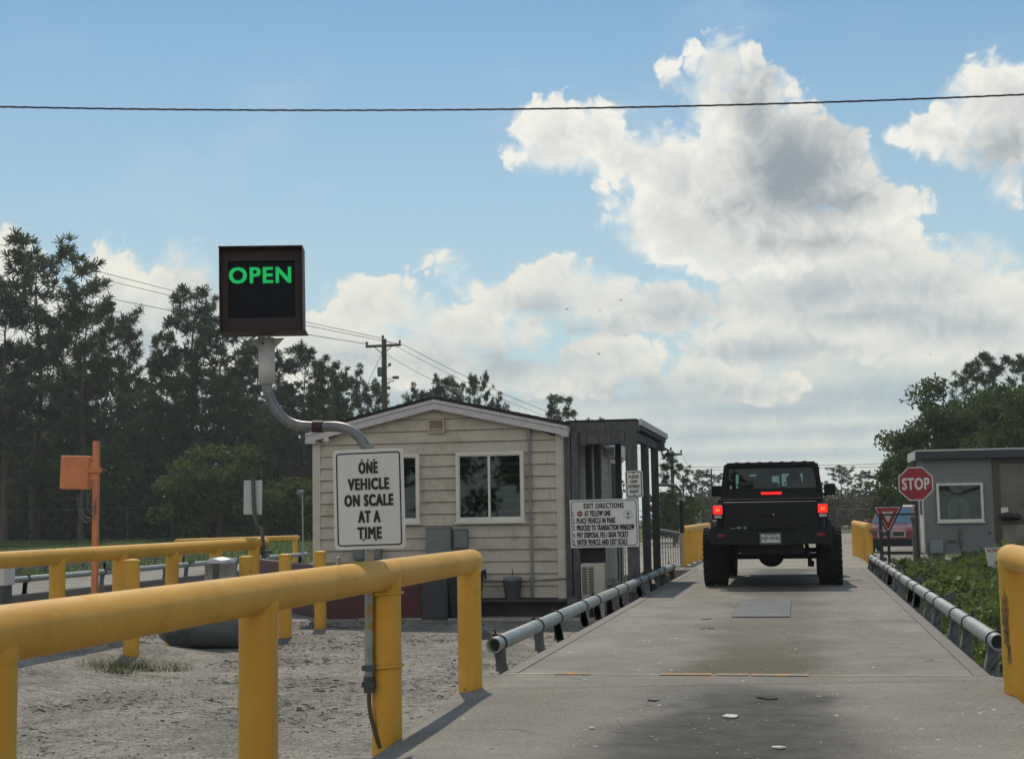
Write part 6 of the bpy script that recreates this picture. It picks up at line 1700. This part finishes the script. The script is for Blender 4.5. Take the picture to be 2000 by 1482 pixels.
wire('overhead_wire', 'thin wire below it, from the crossarm towards the far poles', [at(752, 664, 75), at(1060, 811, 82), at(1305, 888, 88)], 0.011, 0.2)
wire('overhead_wire', 'low service wire from the utility pole falling behind the roof ridge', [at(756, 692, 75), at(870, 752, 70), at(960, 800, 66)], 0.012, 0.1)
wire('overhead_wire', 'guy wire slanting down left from the utility pole', [at(746, 690, 75), at(722, 740, 75), at(690, 830, 75)], 0.012, 0.0)
wire('overhead_wire', 'upper far wire running behind the pickup roof', [at(1290, 911, 150), at(1560, 908, 150), at(1760, 903, 150)], 0.022, 0.1)
wire('overhead_wire', 'lower far wire running behind the pickup roof', [at(1290, 917, 150), at(1560, 913, 150), at(1760, 909, 150)], 0.022, 0.1)
wire('overhead_wire', 'thin wire sloping from the far crossarm to the distant poles', [at(1331, 884, 88), at(1349, 918, 150)], 0.012, 0.0)
b = MB(); P0, P1, P2 = at(-260, 202, 14.2), at(1000, 213.5, 14), at(2260, 172, 14.3)
A3 = []
for i in range(281):
    f_ = (i-140)/60; base = P1+(P2-P0)*0.5*f_+((P0+P2)*0.5-P1)*f_*f_
    A3.append(base)
for ph in (0, 2.1, 4.2):
    b.tube([q+Vector((0, 0.0065*math.cos(i*1.25+ph), 0.0065*math.sin(i*1.25+ph))) for i, q in enumerate(A3)], 0.0043, 6)
tag(b.build('overhead_cable', WIRE), 'thick twisted black cable spanning the whole sky above the scene', 'cable')

# chain-link fences
def chain_fence(pts, h, label, step=3.0, r=0.03, mesh=True, pm=None):
    T = thing('chain_link_fence', label, 'fence', (pts[0].x, pts[0].y, float(ground_z(pts[0].x, pts[0].y))))
    p = MB(); rl_ = MB(); wv = MB()
    for A_, B_ in zip(pts[:-1], pts[1:]):
        L = (B_-A_).length; n = max(1, int(L/step))
        top = lambda v: Vector((v.x, v.y, float(ground_z(v.x, v.y))+h))
        for i in range(n+1):
            q = A_.lerp(B_, i/n); g_ = float(ground_z(q.x, q.y)); p = MB(); p.cyl((q.x, q.y, g_-0.1), (q.x, q.y, g_+h+0.05), r, n=8); p.build('post', pm or GALV, T)
        for i in range(n):
            rl_.cyl(top(A_.lerp(B_, i/n)), top(A_.lerp(B_, (i+1)/n)), r*0.8, n=6, caps=False)
        m_ = int(L/0.28)
        for i in range(m_ if mesh else 0):
            q = A_.lerp(B_, i/m_); g_ = float(ground_z(q.x, q.y))
            for s in (-1, 1):
                e = A_.lerp(B_, min(1, max(0, (i+s*h/0.28)/m_))); wv.bar((q.x, q.y, g_+0.05), (e.x, e.y, g_+h-0.02), 0.006, 0.006)
    rl_.build('top_rail', pm or GALV, T)
    if mesh: wv.build('chain_mesh', GALV, T)
    return T
chain_fence([Vector((-56, 83, 0)), Vector((-17, 83, 0))], 2.0, 'chain link fence overgrown by bushes along the far edge of the lawn', mesh=False, r=0.022, pm=DKST)
chain_fence([Vector((2.0, 84, 0)), Vector((9, 84, 0)), Vector((22, 84, 0))], 1.55, 'far chain link fence right of the pickup with a gate post', step=2.6, r=0.032, pm=DKST)
chain_fence([Vector((-10.5, 90, 0)), Vector((-5.2, 90, 0))], 1.6, 'far chain link fence between the porch and the pickup', step=2.0, r=0.032, pm=DKST)
# white cabinet cut by the left picture edge
c_ = at(-4, 1127, 20)
T = thing('white_cabinet', 'white cabinet on a dark stand cut by the left picture edge', 'cabinet', (c_.x, c_.y, GZ))
b = MB(); b.bb(c_.x-0.35, c_.x+0.09, c_.y, c_.y+0.3, c_.z-0.12, c_.z+0.15, bev=0.015); b.build('cabinet_box', WHITE, T)
b = MB(); b.bb(c_.x-0.30, c_.x+0.06, c_.y+0.03, c_.y+0.27, GZ-0.05, c_.z-0.121); b.build('stand', DKST, T)
# white trailer far off
c_ = at(1351, 1013, 95)
T = thing('box_trailer', 'far white box trailer behind the fence, left of the pickup', 'trailer', (c_.x, c_.y, GZ))
b = MB(); b.bb(c_.x-0.42, c_.x+0.42, c_.y, c_.y+3, 0.05, 1.55, bev=0.04); b.build('box', mat('trailer_white', (0.42, 0.44, 0.40), 0.6, var=0.1), T)
b = MB(); b.bb(c_.x-0.40, c_.x+0.40, c_.y-0.02, c_.y-0.005, 0.15, 1.45); b.build('rear_door', mat('trailer_door', (0.38, 0.40, 0.37), 0.6, var=0.1), T)
b = MB()
for s in (-1, 1): b.cyl((c_.x+s*0.30-0.08, c_.y+1.4, -0.1), (c_.x+s*0.30+0.08, c_.y+1.4, -0.1), 0.30, n=20)
b.build('wheel', RUBBER, T)

# birds
BIRDM = mat('bird_dark', (0.03, 0.03, 0.032), 0.8)
def bird(px, py, d, span, flap, yaw, label):
    c = at(px, py, d); b = MB()
    M = Matrix.Rotation(yaw, 3, 'Z')
    def P(x, y, z): return tuple(c+M @ Vector((x*span, y*span, z*span)))
    b.loft([[P(-0.03, 0.22, 0), P(0, 0.22, 0.02), P(0.03, 0.22, 0), P(0, 0.22, -0.02)], [P(-0.06, 0.05, 0), P(0, 0.05, 0.05), P(0.06, 0.05, 0), P(0, 0.05, -0.05)], [P(-0.02, -0.15, 0), P(0, -0.15, 0.02), P(0.02, -0.15, 0), P(0, -0.15, -0.02)], [P(-0.06, -0.28, 0), P(0, -0.28, 0.008), P(0.06, -0.28, 0), P(0, -0.28, -0.008)]])
    for s in (-1, 1):
        w = [(s*0.04, 0.10, 0.02), (s*0.26, 0.14, flap*0.30), (s*0.50, 0.0, flap*0.18), (s*0.26, -0.06, flap*0.28), (s*0.04, -0.08, 0.02)]
        b.add([P(x, y, z+0.008) for x, y, z in w]+[P(x, y, z-0.008) for x, y, z in w], [(0, 1, 2, 3, 4), (9, 8, 7, 6, 5)]+[(i, (i+1) % 5, 5+(i+1) % 5, 5+i) for i in range(5)])
    tag(b.build('bird', BIRDM), label, 'bird', 'small birds over the house')
bird(1335, 269, 60, 0.24, 0.2, 0.3, 'dark bird high in the big cloud, under the thick cable')
bird(1211, 587, 60, 0.20, 1.0, 0.5, 'small bird, upper right of the trio below the middle cloud')
bird(1106, 605, 60, 0.20, 1.0, -0.4, 'small bird, leftmost of the trio below the middle cloud')
bird(1170, 607, 60, 0.20, 0.6, 0.2, 'small bird in the middle of the trio below the middle cloud')
bird(1167, 689, 55, 0.20, -1.3, 0.1, 'bird with raised wings flying lowest above the porch roof')
bird(1817, 692, 60, 0.16, 0.4, 0.6, 'tiny bird to the left of the right hand treetop')
bird(1676, 779, 60, 0.14, 0.5, 0.9, 'tiny bird low in the sky between the pickup and the oak')

# scraps lying on the concrete
def scrap(px, py, w, l, m, label, seed, name='paper_scrap', cat='litter', z=0.0):
    c = onZ(px, py, z); r_ = random.Random(seed); n = 9
    P = [(c.x+w*math.cos(2*math.pi*i/n)*r_.uniform(0.6, 1), c.y+l*math.sin(2*math.pi*i/n)*r_.uniform(0.6, 1)) for i in range(n)]
    b = MB(); vs = [(x, y, z+0.004) for x, y in P]+[(x, y, z+0.009+0.004*r_.random()) for x, y in P]
    b.add(vs, [tuple(range(n))[::-1], tuple(range(n, 2*n))]+[(i, (i+1) % n, n+(i+1) % n, n+i) for i in range(n)])
    return tag(b.build(name, m), label, cat)
SCR = mat('scrap_white', (0.62, 0.61, 0.58), 0.8, var=0.1)
scrap(1428, 1400, 0.058, 0.075, SCR, 'white paper scrap on the dark stain of the apron, larger one', 1, z=TOPZ)
scrap(1520, 1461, 0.040, 0.035, SCR, 'small white scrap at the very front of the apron', 2, z=TOPZ)
scrap(1157, 1423, 0.020, 0.02, SCR, 'tiny white scrap on the left part of the apron', 3, z=TOPZ)
scrap(1500, 1364, 0.085, 0.09, mat('pothole_dark', (0.03, 0.03, 0.03), 0.9, var=0.4), 'flat dark patch in place of a pothole with pale rim just before the stop line', 4, 'pothole_patch', 'patch', z=TOPZ-0.003)  # flat dark colour stands in for the depth of a pothole
scrap(1276, 1368, 0.040, 0.04, DKST, 'bent dark metal bit lying left of the stain on the apron', 5, 'metal_bit', 'litter', z=TOPZ)
scrap(1378, 1209, 0.07, 0.10, DKST, 'small dark steel cover set in the scale deck left of the hatch plate', 6, 'steel_cover', 'cover', z=-0.003)
scrap(1380, 1227, 0.10, 0.14, mat('patch_grey', (0.12, 0.12, 0.115), 0.9, var=0.3), 'grey repair patch in the scale deck below the small steel cover', 7, 'repair_patch', 'patch', z=-0.003)

# ------------------------------------------------------------------ summer haze
hm = bpy.data.materials.new('haze')
hm.use_nodes = True
hm.node_tree.nodes.clear()
hg = NG(hm.node_tree)
hv = hg.n('ShaderNodeVolumePrincipled')
hv.inputs['Color'].default_value = (0.86, 0.90, 0.92, 1)
hv.inputs['Density'].default_value = 0.00055
hv.inputs['Anisotropy'].default_value = 0.3
ho = hg.n('ShaderNodeOutputMaterial')
hm.node_tree.links.new(hv.outputs[0], ho.inputs['Volume'])
hb = MB(); hb.bb(-226, 226, -76, 236, -1.6, 28)
tag(hb.build('haze', hm), kind='stuff')
